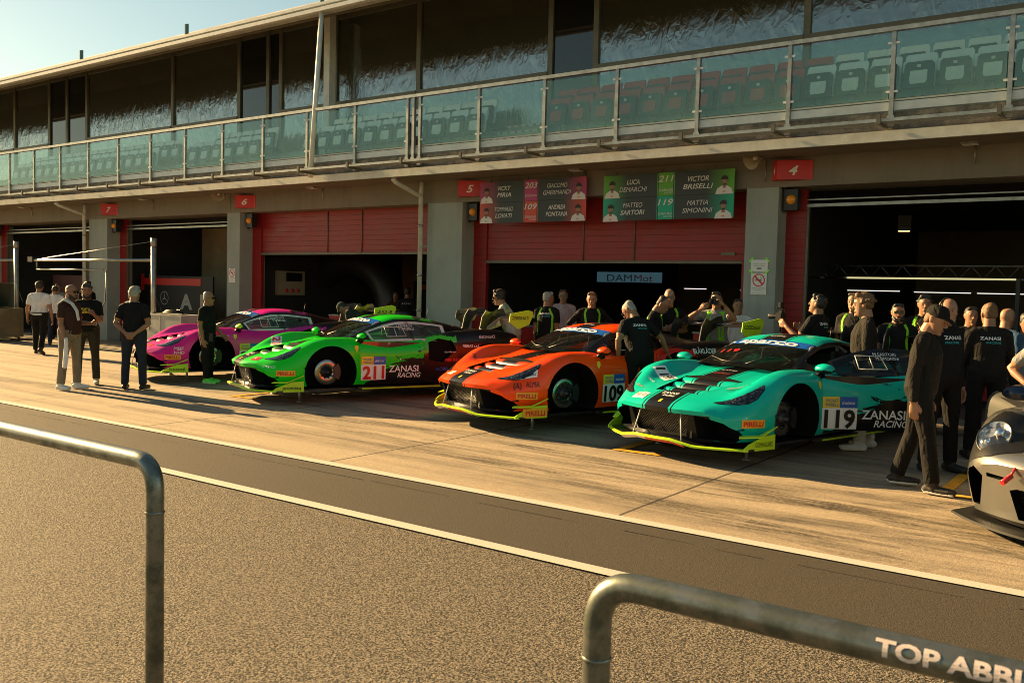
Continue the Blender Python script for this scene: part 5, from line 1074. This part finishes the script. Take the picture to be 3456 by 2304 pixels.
# ---------------- silver car at the right edge ----------------
ST_RED = ST
ST = np.array([(1.13,.56,.56,.55,.60,.82),(1.10,.61,.61,.60,.66,.87),(.98,.665,.66,.69,.70,.93),(.75,.73,.72,.80,.74,.97),(.5,.79,.775,.875,.77,.99),(.25,.84,.82,.905,.78,1.0),(0,.88,.86,.91,.78,1.0),(-.3,.92,.89,.90,.77,.985),
 (-.6,.94,.90,.885,.77,.965),(-1.,.94,.90,.885,.78,.955),(-1.4,.94,.91,.90,.79,.965),(-1.8,.95,.93,.94,.80,.99),(-2.2,.96,.95,.98,.80,1.01),(-2.66,.95,.95,.98,.79,1.02),(-3.0,.92,.91,.94,.76,1.0),(-3.3,.86,.85,.87,.70,.93)])
n = N('silver_car_paint', (.24,.24,.225), .28, .75); n.set('Coat Weight', .8); n.set('Coat Roughness', .04)
x, y, z = n.xyz(n.coord()); k = n.op('LESS_THAN', z, .15); n.set('Base Color', n.mix(k, (.24,.24,.225), (.01,.01,.01))); P_sil = n.m
def silver_car():
    caps.clear(); V, F = body_solid(); o = mesh('tmp', V, F, None); bm = bmesh.new(); bm.from_mesh(o.data)
    bmesh.ops.remove_doubles(bm, verts=bm.verts, dist=1e-5); bmesh.ops.recalc_face_normals(bm, faces=bm.faces); bm.to_mesh(o.data); bm.free(); o.data.materials.append(P_sil)
    tree = BVHTree.FromPolygons([v.co[:] for v in o.data.vertices], [tuple(p.vertices) for p in o.data.polygons]); cut = []
    def C(mb): c = mb.obj('cut', M_wellb); fix(c); cut.append(c)
    for ax, r in ((0, .40), (-2.66, .41)):
        for s in (-1, 1): C(MB().prism([(ax+r*math.cos(t), s*.62, .34+r*math.sin(t)) for t in [2*math.pi*k/48 for k in range(48)]], (0,s*.6,0)))
    C(MB().prism([(.72,-.40,.17),(.72,.40,.17),(.72,.46,.38),(.72,.40,.40),(.72,-.40,.40),(.72,-.46,.38)], (.6,0,0)))
    for s in (-1, 1): C(MB().prism([(.52,s*y,z) for y, z in ((.74,.20),(.82,.20),(.86,.46),(.78,.50),(.70,.44))], (.6,0,0))); C(MB().prism([(.95,s*y_,z_) for y_, z_ in ((.50,.44),(.66,.445),(.66,.475),(.5,.47))], (.3,0,0)))
    C(MB().prism([(.35,-.34,.78),(.35,.34,.78),(.10,.38,.83),(.10,-.38,.83)], (0,0,.3)))
    me = bm_bool(o, cut)
    t = empty('sports_car', (-.13, 8.34, .0), rad(-108), 'silver sports car with round headlamp cut off by the right edge', 'sports car')
    bm = bmesh.new(); bm.from_mesh(me)
    for co, no in (((-.46,0,0),(1,0,0)),((-1.50,0,0),(1,0,0)),((0,0,.20),(0,0,1))): bmesh.ops.bisect_plane(bm, geom=bm.verts[:]+bm.edges[:]+bm.faces[:], plane_co=co, plane_no=no, dist=1e-5)
    def isd(f): c = f.calc_center_median(); return -1.50 < c.x < -.46 and c.z > .20 and c.y < -.80 and f.normal.z**2 < .8
    b2 = bm.copy(); bmesh.ops.delete(b2, geom=[f for f in b2.faces if not isd(f)], context='FACES'); md_ = bpy.data.meshes.new('d'); b2.to_mesh(md_); b2.free()
    bmesh.ops.delete(bm, geom=[f for f in bm.faces if isd(f)], context='FACES'); mb_ = bpy.data.meshes.new('b'); bm.to_mesh(mb_); bm.free()
    for m_ in (md_, mb_): m_.materials.append(P_sil); m_.materials.append(M_wellb); sharpen(m_)
    b = bpy.data.objects.new('body', mb_); col.objects.link(b); b.parent = t; d = bpy.data.objects.new('door', md_); col.objects.link(d); d.parent = t; bpy.data.objects.remove(o)
    H = Vector((-.47,-.965,0)); d.matrix_local = Matrix.Translation(H) @ Matrix.Rotation(rad(48), 4, 'Z') @ Matrix.Translation(-H)
    fix(MB().prism([(-.48,-.90,.22),(-1.48,-.89,.22),(-1.48,-.89,.84),(-.48,-.93,.86)], (0,-.02,0)).obj('inner_panel', M_carbon, d))
    q = MB(); dtext(q, 'b auto.', (-1.0,-.98,.45), (1,0,0), (0,0,1), .12, .55, tree=tree); q.obj('lettering', M_dblack, d)
    for nm, i0, i1, k0, k1, mt in (('windscreen',0,22,0,NTc-2,M_cglass),('roof',22,59,0,NTc-1,P_sil),('side_window',10,46,NTc-1,NTc+NSc-2,M_cglass),('windscreen_pillar',0,22,NTc-2,NTc-1,M_dblack)):
        V, F = can_patch(i0, i1, k0, k1, 1 if nm == 'side_window' else True); mesh(nm, [(v[0]-.05, v[1], v[2]+.09) for v in V], F, mt, t, True)
    cockpit(t)
    lead = lambda y: 1.24-.42*abs(y)**2.2
    ys = np.linspace(-.99, .99, 41); V = []; F = []
    for y in ys: V += [(lead(y), y, .085), (.3, y, .07), (.3, y, .085), (lead(y)-.01, y, .10)]
    for i in range(40):
        for k in range(4): F.append((i*4+k, i*4+(k+1)%4, (i+1)*4+(k+1)%4, (i+1)*4+k))
    F += [(0,1,2,3), (163,162,161,160)]; fix(mesh('splitter', V, F, simple('matt_black_splitter', (.008,.008,.008), .6, var=0, spec=.2), t))
    MB().add([(.86,-.44,.175),(.86,.44,.175),(.9,.46,.395),(.9,-.46,.395)], [(0,1,2,3)]).obj('grille', M_grille, t)
    for s in (-1, 1):
        brake(t, 0, s); brake(t, -2.66, s)
        tyre = MB().lathe([(.20,-.12),(.31,-.13),(.335,-.10),(.34,-.06),(.34,.06),(.335,.10),(.31,.13),(.20,.12)], Matrix.Translation((0,s*.84,.34)) @ Matrix.Rotation(rad(90), 4, 'X'), 40); tyre.lathe([(.20,-.12),(.20,.12)], Matrix.Translation((0,s*.84,.34)) @ Matrix.Rotation(rad(90), 4, 'X'), 40)
        tyre.lathe([(.20,-.12),(.31,-.13),(.335,-.10),(.34,-.06),(.34,.06),(.335,.10),(.31,.13),(.20,.12)], Matrix.Translation((-2.66,s*.84,.34)) @ Matrix.Rotation(rad(90), 4, 'X'), 40); tyre.obj('tyre', M_black, t)
        # black wing-top panel, oval lamp with chrome bowl and clear cover
        U = Vector((0,1,0)); Vv = Vector((-.62,0,.78)); o_ = Vector((.78,s*.70,.71))
        pan = [(-.17,-.20),(.06,-.21),(.27,-.15),(.30,.02),(.24,.20),(.10,.36),(-.12,.38),(-.20,.10)]; ring, F = fillpoly(pan, (0,.03), 8, 4)
        q = MB(); project(q, [(-a*s, b_) for a, b_ in ring], F, o_, U, Vv, 0, tree, .007); sp = q.obj('lamp_panel', M_dblack, t); sp.data.polygons.foreach_set('use_smooth', [True]*len(F))
        Nn = U.cross(Vv).normalized(); Nn = Nn if Nn.x > 0 else -Nn
        h = tree.ray_cast(o_+Nn*.6, -Nn, 1.3)[0] or o_
        Mx = Matrix.Translation(h) @ Matrix(((U.x, Vv.x*1., Nn.x), (U.y, Vv.y, Nn.y), (U.z, Vv.z, Nn.z))).to_4x4() @ Matrix.Diagonal((1,1.18,1,1))
        lo = MB().lathe([(.128,.0),(.132,.012),(.122,.02),(.118,.012)], Mx, 32).obj('headlamp', M_dblack, t)
        MB().lathe([(.118,.016),(.10,.004),(.07,-.002),(0,.001)], Mx, 32).obj('lamp_bowl', M_bowl, lo)
        MB().lathe([(.035,.006),(.034,.03),(.022,.042),(0,.046)], Mx @ Matrix.Translation((.03,.035,0)), 20).lathe([(.028,.006),(.026,.022),(0,.034)], Mx @ Matrix.Translation((-.04,-.04,0)), 18).obj('projector_lens', M_chrome, lo)
        MB().lathe([(.12,.016),(.10,.035),(.06,.05),(0,.056)], Mx, 32).obj('lamp_cover', M_clear, lo)
        m = MB(); c = Vector((-.42,s*1.10,.96)); 
        m.lathe([(.0,.10),(.05,.09),(.085,.04),(.09,-.03),(.08,-.05),(0,-.05)], Matrix.Translation(c) @ Matrix.Rotation(rad(90), 4, 'Y') @ Matrix.Diagonal((.75,1.45,1,1)), 24); m.tube([(-.42,s*.90,.86),(-.43,s*1.0,.93)], .02, 8); m.obj('mirror', M_dblack if s > 0 else M_mirr, t)
    q = MB().tube([(1.10,-.42,.50),(1.19,-.44,.455)], .02, 10).tube([(1.08,-.40,.56),(1.12,-.42,.50)], .009, 6); q.obj('tow_hook', M_dred, t)
    q = MB(); drect(q, (-.2,-.9,.75), (1,0,0), (0,-.3,.95), .3, .12, tree=tree); q.obj('sticker', M_dyel, b)
M_chrome = simple('chrome', (.8,.8,.8), .08, 1., var=0); n = N('lamp_bowl_metal', (.5,.5,.48), .2, .8); f = n.noise(20., 2., .5); n.set('Base Color', n.ramp(f, [(.4, (.1,.1,.1)), (.6, (.7,.68,.62))])); M_bowl = n.m
n = N('clear_lamp_cover', (1,1,1), .02); ms = n.node('ShaderNodeMixShader', {0: .12, 1: n.node('ShaderNodeBsdfTransparent').outputs[0], 2: n.node('ShaderNodeBsdfGlossy', {'Roughness': .02}).outputs[0]}); n.t.links.new(ms.outputs[0], n.out.inputs[0]); M_clear = n.m
M_mirr = plain('blue_black_mirror_shell', (.01,.02,.05), .15)
silver_car()
# ---------------- steel tube barriers in the foreground ----------------
n = N('galvanised_tube', (.22,.23,.21), .36, .8); a = n.noise(14., 5., .7); b = n.noise(60., 3., .6); v_ = n.node('ShaderNodeTexVoronoi', {'Vector': n.coord((1,1,1)), 'Scale': 26.}).outputs['Distance']
n.set('Base Color', n.mix(n.ramp(a, [(.42, 0.), (.6, .8)]), (.21,.22,.2), (.07,.085,.07))); n.set('Roughness', n.ramp(a, [(.3, .26), (.7, .5)])); n.bump(n.op('ADD', b, n.op('MULTIPLY', v_, .6)), .12, .002); M_tube = n.m
def bend(a, c, b, r=.10, k=8):
    a = Vector(a); b = Vector(b); c = Vector(c); p = c+(a-c).normalized()*r; q = c+(b-c).normalized()*r
    return [a]+[p.lerp(c, t/k).lerp(c.lerp(q, t/k), t/k) for t in range(k+1)]+[b]
def barrier(corner, end, y, label):
    t = empty('barrier', (corner, y, 0), 0, label, 'barrier', 'tube barriers on the pit wall'); L = end-corner; s = 1 if L > 0 else -1
    r = MB().tube(bend((0,0,-.02), (0,0,1.205), (L/2,0,1.205), .09)+bend((L/2,0,1.205), (L,0,1.205), (L,0,-.02), .09)[1:], .027, 20); ro = r.obj('frame', M_tube, t)
    for X in (0, L):
        MB().lathe([(.028,1.05),(.0293,1.052),(.0293,1.056),(.028,1.058)], Matrix.Translation((X,0,0)), 20).obj('weld_ring', M_tube, t)
        MB().box((X-.06,-.06,-.012),(X+.06,.06,.0)).obj('foot_plate', M_steel, t)
    return t, ro
barrier(-2.462, -5.6, 1.59, 'shiny steel tube barrier at the lower left, nearest the camera on that side')
t2, fr2 = barrier(-.855, 2.3, 1.49, 'worn steel tube barrier at lower right with pale block lettering')
# lettering wrapped on the tube
q = MB(); V2, F2 = text_mesh('TOP ABBI', bold=.05); V2 = V2.copy(); V2[:, 0] *= .20/np.ptp(V2[:, 0]); V2[:, 1] *= .027; P3 = []
bmx = bmesh.new(); vs3 = [bmx.verts.new((p[0], p[1], 0)) for p in V2]
for f in F2:
    try: bmx.faces.new([vs3[i] for i in f])
    except ValueError: pass
for k in range(-3, 4): bmesh.ops.bisect_plane(bmx, geom=bmx.verts[:]+bmx.edges[:]+bmx.faces[:], plane_co=(0,k*.006,0), plane_no=(0,1,0))
bmx.verts.index_update(); R_ = .0277
for v in bmx.verts:
    a = v.co.y/R_+rad(18); P3.append((.61+v.co.x, -R_*math.cos(a), 1.205+R_*math.sin(a)))
q.add(P3, [tuple(v.index for v in f.verts) for f in bmx.faces]); bmx.free(); q.obj('lettering', simple('faded_pinkish_print', (.62,.52,.48), .6, var=.2, vscale=40.), fr2)
# ---------------- pit gantry, trolley, flight case ----------------
def gantry(X, L, lab):
    t = empty('pit_gantry', (X, 12.9, 0), 0, lab, 'gantry', 'tyre change gantries'); t0 = MB().tube([(0,0,0),(0,0,2.78)], .062, 16).lathe([(.065,2.6),(.07,2.6),(.07,2.8),(0,2.8)], None, 16).obj('pole', M_steel, t)
    MB().box((-.35,-.35,0),(.35,.35,.05)).obj('base_plate', M_brsteel, t)
    MB().tube([(0,0,2.27),(-L,0,2.27)], .038, 12).obj('boom', M_steel, t); MB().tube([(-L+.2,0,2.02),(-L*.38,0,2.02)], .022, 8).tube([(-L+.2,0,2.02),(-L+.2,0,2.27)], .022, 8).obj('lower_rail', M_steel, t)
    MB().tube([(-.05,0,2.72),(-L+.5,0,2.32)], 0.005, 6).obj('stay_wire', M_steel, t); MB().box((-L-.15,-.08,2.22),(-L+.1,.08,2.36)).obj('hose_reel', M_black, t)
    MB().tube([(-.1,.02,2.2),(-.2,.03,1.9),(-.12,.03,1.6),(0,.1,1.3),(.15,.1,1.1),(.3,.0,1.02)], .012, 6).tube([(-L*.36,.0,2.0),(-L*.37,.0,1.2),(-L*.43,-.3,.4),(-L*.42,-.5,.05)], .012, 6).obj('air_hose', M_black, t)
gantry(-20.05, 5.8, 'tall steel gantry pole with long boom in front of garage 7'); gantry(-26.8, 5.5, 'steel gantry pole with boom at the far left edge')
M_case = simple('pale_flight_case', (.34,.34,.31), .5, var=.15)
t = empty('flight_case', (-19.4, 13.0, 0), 0, 'pale grey wheeled flight case with cables on top behind the magenta car', 'case')
MB().box((-.85,-.35,.12),(.85,.35,.98)).obj('shell', M_case, t); e = MB()
for X in (-.85,.0,.83): e.box((X-.012,-.357,.12),(X+.012,-.351,.98))
e.box((-.86,-.36,.955),(.86,-.352,.985)); e.box((-.86,-.36,.115),(.86,-.352,.14)); e.box((-.5,-.37,.6),(-.42,-.352,.7)); e.box((.35,-.37,.6),(.43,-.352,.7)); e.obj('edging', M_steel, t)
for X in (-.7,.7):
    for Y in (-.28,.28): MB().lathe([(0,-.02),(.055,-.02),(.055,.02),(0,.02)], Matrix.Translation((X,Y,.058)) @ Matrix.Rotation(rad(90), 4, 'X'), 14).obj('castor', M_black, t)
t = empty('cable_coil', (-19.3, 12.95, .985), 0, 'black air hose coiled on the pale flight case', 'hose')
MB().tube([(.35*math.cos(a)*(1-.02*a), .2*math.sin(a)*(1-.02*a), .02+.004*a) for a in [k*.35 for k in range(60)]], .014, 6).obj('hose', M_black, t)
t = empty('tool_trolley', (-26.9, 12.3, 0), 0, 'dull metal tool trolley at the far left edge with two tilted panels on it', 'trolley')
M_tro = simple('olive_brown_metal', (.15,.13,.08), .4, .5, var=.3, vscale=2.)
MB().box((-.9,-.4,.12),(.9,.4,.92)).obj('cabinet', M_tro, t); e = MB()
for k in range(4): e.box((-.85,-.415,.16+.19*k),(-.02,-.402,.33+.19*k)); e.box((.02,-.415,.16+.19*k),(.85,-.402,.33+.19*k))
e.obj('drawers', M_tro, t)
for X in (-.75,.75):
    for Y in (-.33,.33): MB().lathe([(0,-.02),(.058,-.02),(.058,.02),(0,.02)], Matrix.Translation((X,Y,.06)) @ Matrix.Rotation(rad(90), 4, 'X'), 14).obj('castor', M_black, t)
for k, X in enumerate((-.15,.35)):
    p = empty('tilted_panel', (-26.9+X, 12.3, .93), 0, 'dark green tilted panel on the tool trolley, '+('left one' if k == 0 else 'right one'), 'panel', 'tilted panels')
    MB().prism([(-.2,-.3,0),(.15,-.3,.68),(.2,-.3,.68),(-.13,-.3,0)], (0,.6,0)).obj('board', simple('dark_green_board', (.015,.03,.022), .4, var=0) if k == 0 else bpy.data.materials['dark_green_board'], p); MB().box((.15,-.31,.66),(.21,.31,.7)).obj('edge', M_chrome, p)
# ---------------- inside the garages ----------------
M_pbk = simple('black_partition', (.006,.006,.006), .6, var=.2); M_tanl = simple('pale_tan_wall', (.42,.33,.2), .85, var=.35, vscale=.7); M_pred = simple('red_partition_band', (.5,.02,.015), .5, var=.1); M_pl = simple('grey_letter_print', (.32,.31,.3), .6, var=0)
def emit(name, c, s): n = N(name, (0,0,0)); n.set('Emission Color', c); n.set('Emission Strength', s); return n.m
t = empty('garage_partition', (-23.6, 15.9, 0), 0, 'black partition with red top band, star emblem and large letters in garage 7', 'partition')
MB().box((-1.75,0,0),(1.75,.05,1.93)).obj('panel', M_pbk, t); MB().box((-1.7,-.012,1.66),(1.2,-.002,1.86)).box((-1.75,-.014,1.5),(-1.6,-.003,1.98)).obj('top_band', M_pred, t)
e = MB(); lettering(e, 'A', (.52,-.01,1.2), (1,0,0), (0,0,1), .42, .6, bold=.06); lettering(e, 'I', (1.25,-.01,1.2), (1,0,0), (0,0,1), .42, .14, bold=.06)
e.obj('lettering', M_pl, t); e = MB(); c = Matrix.Translation((-.55,-.01,1.28)) @ Matrix.Rotation(rad(90), 4, 'X'); e.lathe([(.18,0),(.2,0)], c, 32)
for k in range(3):
    a = math.pi/2+k*2*math.pi/3; tip = Vector((-.55+.185*math.cos(a),-.011,1.28+.185*math.sin(a))); s = Vector((-math.sin(a),0,math.cos(a)))*.02; c0 = Vector((-.55,-.011,1.28)); e.add([c0-s, c0+s, tip], [(0,1,2)])
e.obj('emblem', M_pl, t); e = MB(); lettering(e, 'Mo', (.2,-.01,.78), (1,0,0), (0,0,1), .22, .6, bold=.06, shear=.2); e.obj('red_lettering', M_pred, t)
t = empty('garage_partition', (-28.5, 16.4, 0), 0, 'dark red partition with round emblem behind the walking people in garage 8', 'partition')
MB().box((-3,0,0),(1.9,.05,1.9)).obj('panel', simple('dark_maroon_panel', (.06,.012,.012), .6, var=.2), t); e = MB(); e.lathe([(.2,0),(.225,0)], Matrix.Translation((-.6,-.01,1.4)) @ Matrix.Rotation(rad(90), 4, 'X'), 28); lettering(e, 'AMG', (-.6,-.01,1.4), (1,0,0), (0,0,1), .1, .3, bold=.03); e.obj('emblem', M_pl, t)
tag(MB().box((-32.4,18.0,0),(-26.0,18.1,3.5)).obj('tan_screen_wall', M_tanl), 'plain tan screen wall inside garage 8', 'wall')
tag(MB().box((-25.6,18.2,0),(-20.2,18.3,3.5)).obj('tan_screen_wall', M_tanl), 'tan screen wall behind the lettered partition in garage 7', 'wall')
tag(MB().box((-19.2,20.8,0),(-12.7,20.9,3.5)).obj('tan_screen_wall', simple('brown_interior_wall', (.22,.14,.07), .8, var=.4, vscale=.6)), 'brown screen wall at the back of garage 6', 'wall')
t = empty('garage_partition', (-16, 20, 0), 0, 'low black partition with orange red band deep in garage 6', 'partition'); MB().box((-2.0,0,0),(2.9,.05,1.95)).obj('panel', M_pbk, t); MB().box((-1.7,-.02,1.72),(.0,-.002,1.86)).box((-1.1,-.022,1.4),(-.95,-.004,1.98)).box((1.2,-.02,1.72),(2.8,-.002,1.86)).obj('top_band', simple('orange_red_band', (.5,.06,.01), .5, var=.1), t)
t = empty('switch_cabinet', (-19.37, 16.5, 1.8), rad(90), 'beige electrical switch cabinet on the side wall of garage 6', 'cabinet')
MB().box((-.45,-.14,-.32),(.45,0,.32)).obj('box', simple('beige_enamel', (.3,.27,.17), .5, var=.1), t); e = MB(); e.box((-.2,-.15,.05),(.35,-.141,.28)); e.obj('window', M_dblack, t); e = MB()
for k in range(3): e.lathe([(0,.03),(.05,.03),(.055,0)], Matrix.Translation((-.2+.2*k,-.14,-.2)) @ Matrix.Rotation(rad(90), 4, 'X'), 14)
e.obj('socket', M_rd, t)
t = empty('inflatable_duct', (-17.3, 18.0, 0), 0, 'big black arched duct standing in garage 6', 'duct'); MB().tube([(-1.2+1.5*math.cos(a),0,1.2+1.25*math.sin(a)) for a in [math.pi*k/14 for k in range(-3, 16)]], .42, 18).obj('tube', M_black, t)
t = empty('hanging_screen', (-10.9, 20, 2.15), 0, 'pale blue screen with lettering glowing inside garage 5', 'screen'); n = N('lit_screen', (0,0,0)); n.set('Emission Color', (.16,.34,.42)); n.set('Emission Strength', .05)
MB().box((-.9,0,-.13),(.9,.04,.12)).obj('panel', n.m, t); e = MB(); lettering(e, 'DAM', (-.25,-.006,-.02), (1,0,0), (0,0,1), .17, .7); e.obj('lettering', simple('navy_print', (.02,.08,.14), .6, var=0), t); e = MB(); lettering(e, 'Mot', (.42,-.006,-.02), (1,0,0), (0,0,1), .17, .5); e.obj('red_lettering', M_pred, t)
M_led = emit('white_tube_light', (1,.93,.8), .35); M_ledw = emit('warm_ceiling_light', (1,.5,.15), 1.5)
for a, b, Y, Z, lab in ((-8.45,-7.95,18,1.88,'short white tube light in garage 5'),(-7.2,-6.15,18,1.87,'longer white tube light by the right side of garage 5'),(-5.05,-4.1,18,1.91,'white tube light left in garage 4, behind the curly hair'),(-3.85,-2.9,18,1.9,'white tube light in the middle of garage 4'),(-2.8,-1.6,18,1.9,'white tube light at the right of garage 4')):
    t = empty('tube_light', ((a+b)/2,Y,Z), 0, lab, 'light', 'tube lights in the garages'); w = (b-a)/2; MB().box((-w,-.007,-.007),(w,.007,.007)).obj('tube', M_led, t); MB().box((-w-.03,-.02,.009),(w+.03,.02,.03)).obj('housing', M_black, t)
for X, lab in ((-4.3,'small warm ceiling light on the left in garage 4'),(-1.75,'small warm ceiling light on the right in garage 4')):
    t = empty('ceiling_light', (X,19,3.1), rad(20), lab, 'light', 'warm lights in garage 4'); MB().box((-.1,-.02,-.015),(.1,.02,.0)).obj('lamp', M_ledw, t); MB().box((-.12,-.03,.001),(.12,.03,.3)).obj('housing', M_black, t)
t = empty('truss', (-3.0,18,2.25), 0, 'long metal lattice truss hanging across garage 4', 'truss'); e = MB().tube([(-2.8,0,.13),(2.6,0,.13)], .018, 8).tube([(-2.8,0,-.1),(2.6,0,-.1)], .018, 8)
for k in range(14): x = -2.8+k*.385; e.tube([(x,0,-.1),(x+.19,0,.13),(x+.385,0,-.1)], .008, 6)
e.obj('lattice', M_steel, t)
t = empty('partition_rail', (-3.6,16.4,0), 0, 'thin bright rail on a black frame across garage 4', 'rail'); MB().box((-1.75,-.02,2.10),(1.6,.02,2.13)).obj('rail', M_chrome, t); MB().box((1.6,-.03,0),(1.66,.03,2.13)).obj('post', M_black, t)
for X in (-1.45,-1.1): tag(MB().tube([(X,17.5,1.0),(X,17.5,2.1)], .02, 8).obj('vertical_pole', M_steel), 'thin vertical pole standing at the right side of garage 4, '+('left one' if X < -1.3 else 'right one'), 'pole', 'thin poles in garage 4')
# cameras held by the photographer and the camera operator
def camera_thing(tr, tp_, off, lab, rig=False):
    p = tr.location+Matrix.Rotation(tr.rotation_euler.z, 3, 'Z') @ (tp_(*off)*tr.scale.x); t = empty('photo_camera', p, tr.rotation_euler.z, lab, 'camera'); MB().box((-.07,-.04,-.05),(.07,.04,.05)).box((-.03,-.03,.05),(.03,.02,.08)).obj('body', M_black, t)
    MB().lathe([(.035,0),(.037,.05),(.043,.13),(.04,.14),(.03,.13),(0,.1)], Matrix.Translation((0,.04,0)) @ Matrix.Rotation(rad(-90), 4, 'X'), 18).obj('lens', M_black, t)
    if rig: MB().tube([(0,0,-.05),(0,0,-.22)], .015, 8).tube([(-.12,0,.12),(.12,0,.12),(.12,0,-.12),(-.12,0,-.12),(-.12,0,.12)], .008, 6).box((-.05,-.02,.12),(.05,.02,.2)).obj('rig', M_black, t)
camera_thing(pg[0], pg[2], (0,.26,.60), 'black camera held to the eye of the photographer in the neon vest'); camera_thing(cmn[0], cmn[2], (0,.52,.44), 'black camera rig held up by the operator at garage 4', True)
p = ph.location+Matrix.Rotation(ph.rotation_euler.z, 3, 'Z') @ (Vector((.30,.22,.86))*ph.scale.x)
t = empty('phone', p, ph.rotation_euler.z, 'dark phone in the hand of the person with neon shoes', 'phone'); MB().box((-.006,-.035,-.07),(.006,.035,.07)).obj('case', M_black, t)

# dark tyre arcs left on the apron and a drainage seam
M_rub = N('tyre_rubber_streaks', (.03,.026,.02), .8); f = M_rub.noise(1., 6., .7, M_rub.pos((1.1,14.,1))); g = M_rub.noise(25., 3., .6, M_rub.pos())
ms = M_rub.node('ShaderNodeMixShader', {0: M_rub.op('MULTIPLY', M_rub.ramp(f, [(.4, 0.), (.62, 1.)]), M_rub.ramp(g, [(.3, .1), (.6, .42)])), 1: M_rub.node('ShaderNodeBsdfTransparent').outputs[0], 2: M_rub.b.outputs[0]}); M_rub.t.links.new(ms.outputs[0], M_rub.out.inputs[0])
m = MB(); kk = 0
for x0, y0, a0, cv, L, w in ((-12,7.1,.02,.006,14,.28),(-13,8.2,-.02,-.012,12,.3),(-7,7.9,-.03,.02,8,.26),(-9.5,8.5,.0,-.01,9,.3),(-4,6.9,.05,.03,6,.25),(-20,7.6,.01,.008,16,.3),(-6,8.4,-.05,-.02,7,.22),(-3.4,7.5,.12,.06,4,.2),(-16,9.2,-.01,.0,10,.3),(-2.6,6.75,.02,.05,3.5,.3)):
    px_, py_, a = x0, y0, a0; P_ = []; kk += 1
    for i in range(25):
        P_.append((px_+math.sin(a)*w/2, py_-math.cos(a)*w/2, -.0055+kk*.0002)); P_.append((px_-math.sin(a)*w/2, py_+math.cos(a)*w/2, -.0055+kk*.0002)); px_ += math.cos(a)*L/24; py_ += math.sin(a)*L/24; a += cv
    m.add(P_, [(2*i, 2*i+2, 2*i+3, 2*i+1) for i in range(24)])
tag(m.obj('tyre_marks', M_rub.m), kind='structure')

# dim workshop gear standing in the garages
def cabinet(x, y, rz, body_m, lab, w=1.1, h=.98):
    t = empty('tool_cabinet', (x, y, 0), rad(rz), lab, 'tool cabinet', 'tool cabinets in the garages')
    MB().box((-w/2,-.28,.1),(w/2,.28,h)).obj('carcass', body_m, t)
    for k in range(5): MB().box((-w/2+.03,-.30,.14+.16*k),(w/2-.03,-.285,.28+.16*k)).box((-w/2+.1,-.315,.25+.16*k),(w/2-.1,-.302,.265+.16*k)).obj('drawer', body_m, t)
    MB().box((-w/2-.01,-.31,h),(w/2+.01,.29,h+.035)).obj('worktop', M_steel, t)
    for X in (-w/2+.1, w/2-.1): MB().lathe([(0,-.02),(.048,-.02),(.048,.02),(0,.02)], Matrix.Translation((X,-.2,.05)) @ Matrix.Rotation(rad(90), 4, 'Y'), 12).obj('castor', M_black, t)
M_cr = simple('red_cabinet_enamel', (.45,.02,.015), .35, var=.1); M_cg = simple('grey_cabinet_enamel', (.16,.16,.16), .4, var=.1)
cabinet(-11.2, 16.6, 60, M_cr, 'red tool cabinet on the left inside garage 5'); cabinet(-10.3, 18.2, 10, M_cg, 'grey tool cabinet at the back of garage 5 below the screen'); cabinet(-7.1, 17.0, -20, M_cr, 'red tool cabinet on the right inside garage 5')
cabinet(-4.6, 16.9, 30, M_cg, 'grey tool cabinet by the left wall of garage 4'); cabinet(-17.4, 17.0, 25, M_cr, 'red tool cabinet inside garage 6'); cabinet(-21.6, 17.2, 10, M_cr, 'red tool cabinet beside the lettered partition in garage 7'); cabinet(-2.3, 17.2, -10, M_cr, 'red tool cabinet far inside garage 4')
def tyres(x, y, k, lab):
    for i in range(k):
        t = tag(MB().lathe([(.20,0),(.30,0),(.335,.03),(.34,.1),(.34,.2),(.335,.27),(.30,.30),(.20,.30),(.20,0)], None, 28).obj('tyre', M_black), ('bottom','second','third','top')[i]+' black slick tyre of the stack '+lab, 'tyre'); t.location = (x, y, .0+.302*i)
tyres(-8.6, 16.9, 4, 'beside the red cabinet under the pale blue screen'); tyres(-15.0, 16.4, 4, 'in the bay with the black arched duct'); tyres(-3.5, 17.6, 4, 'under the long lattice truss')
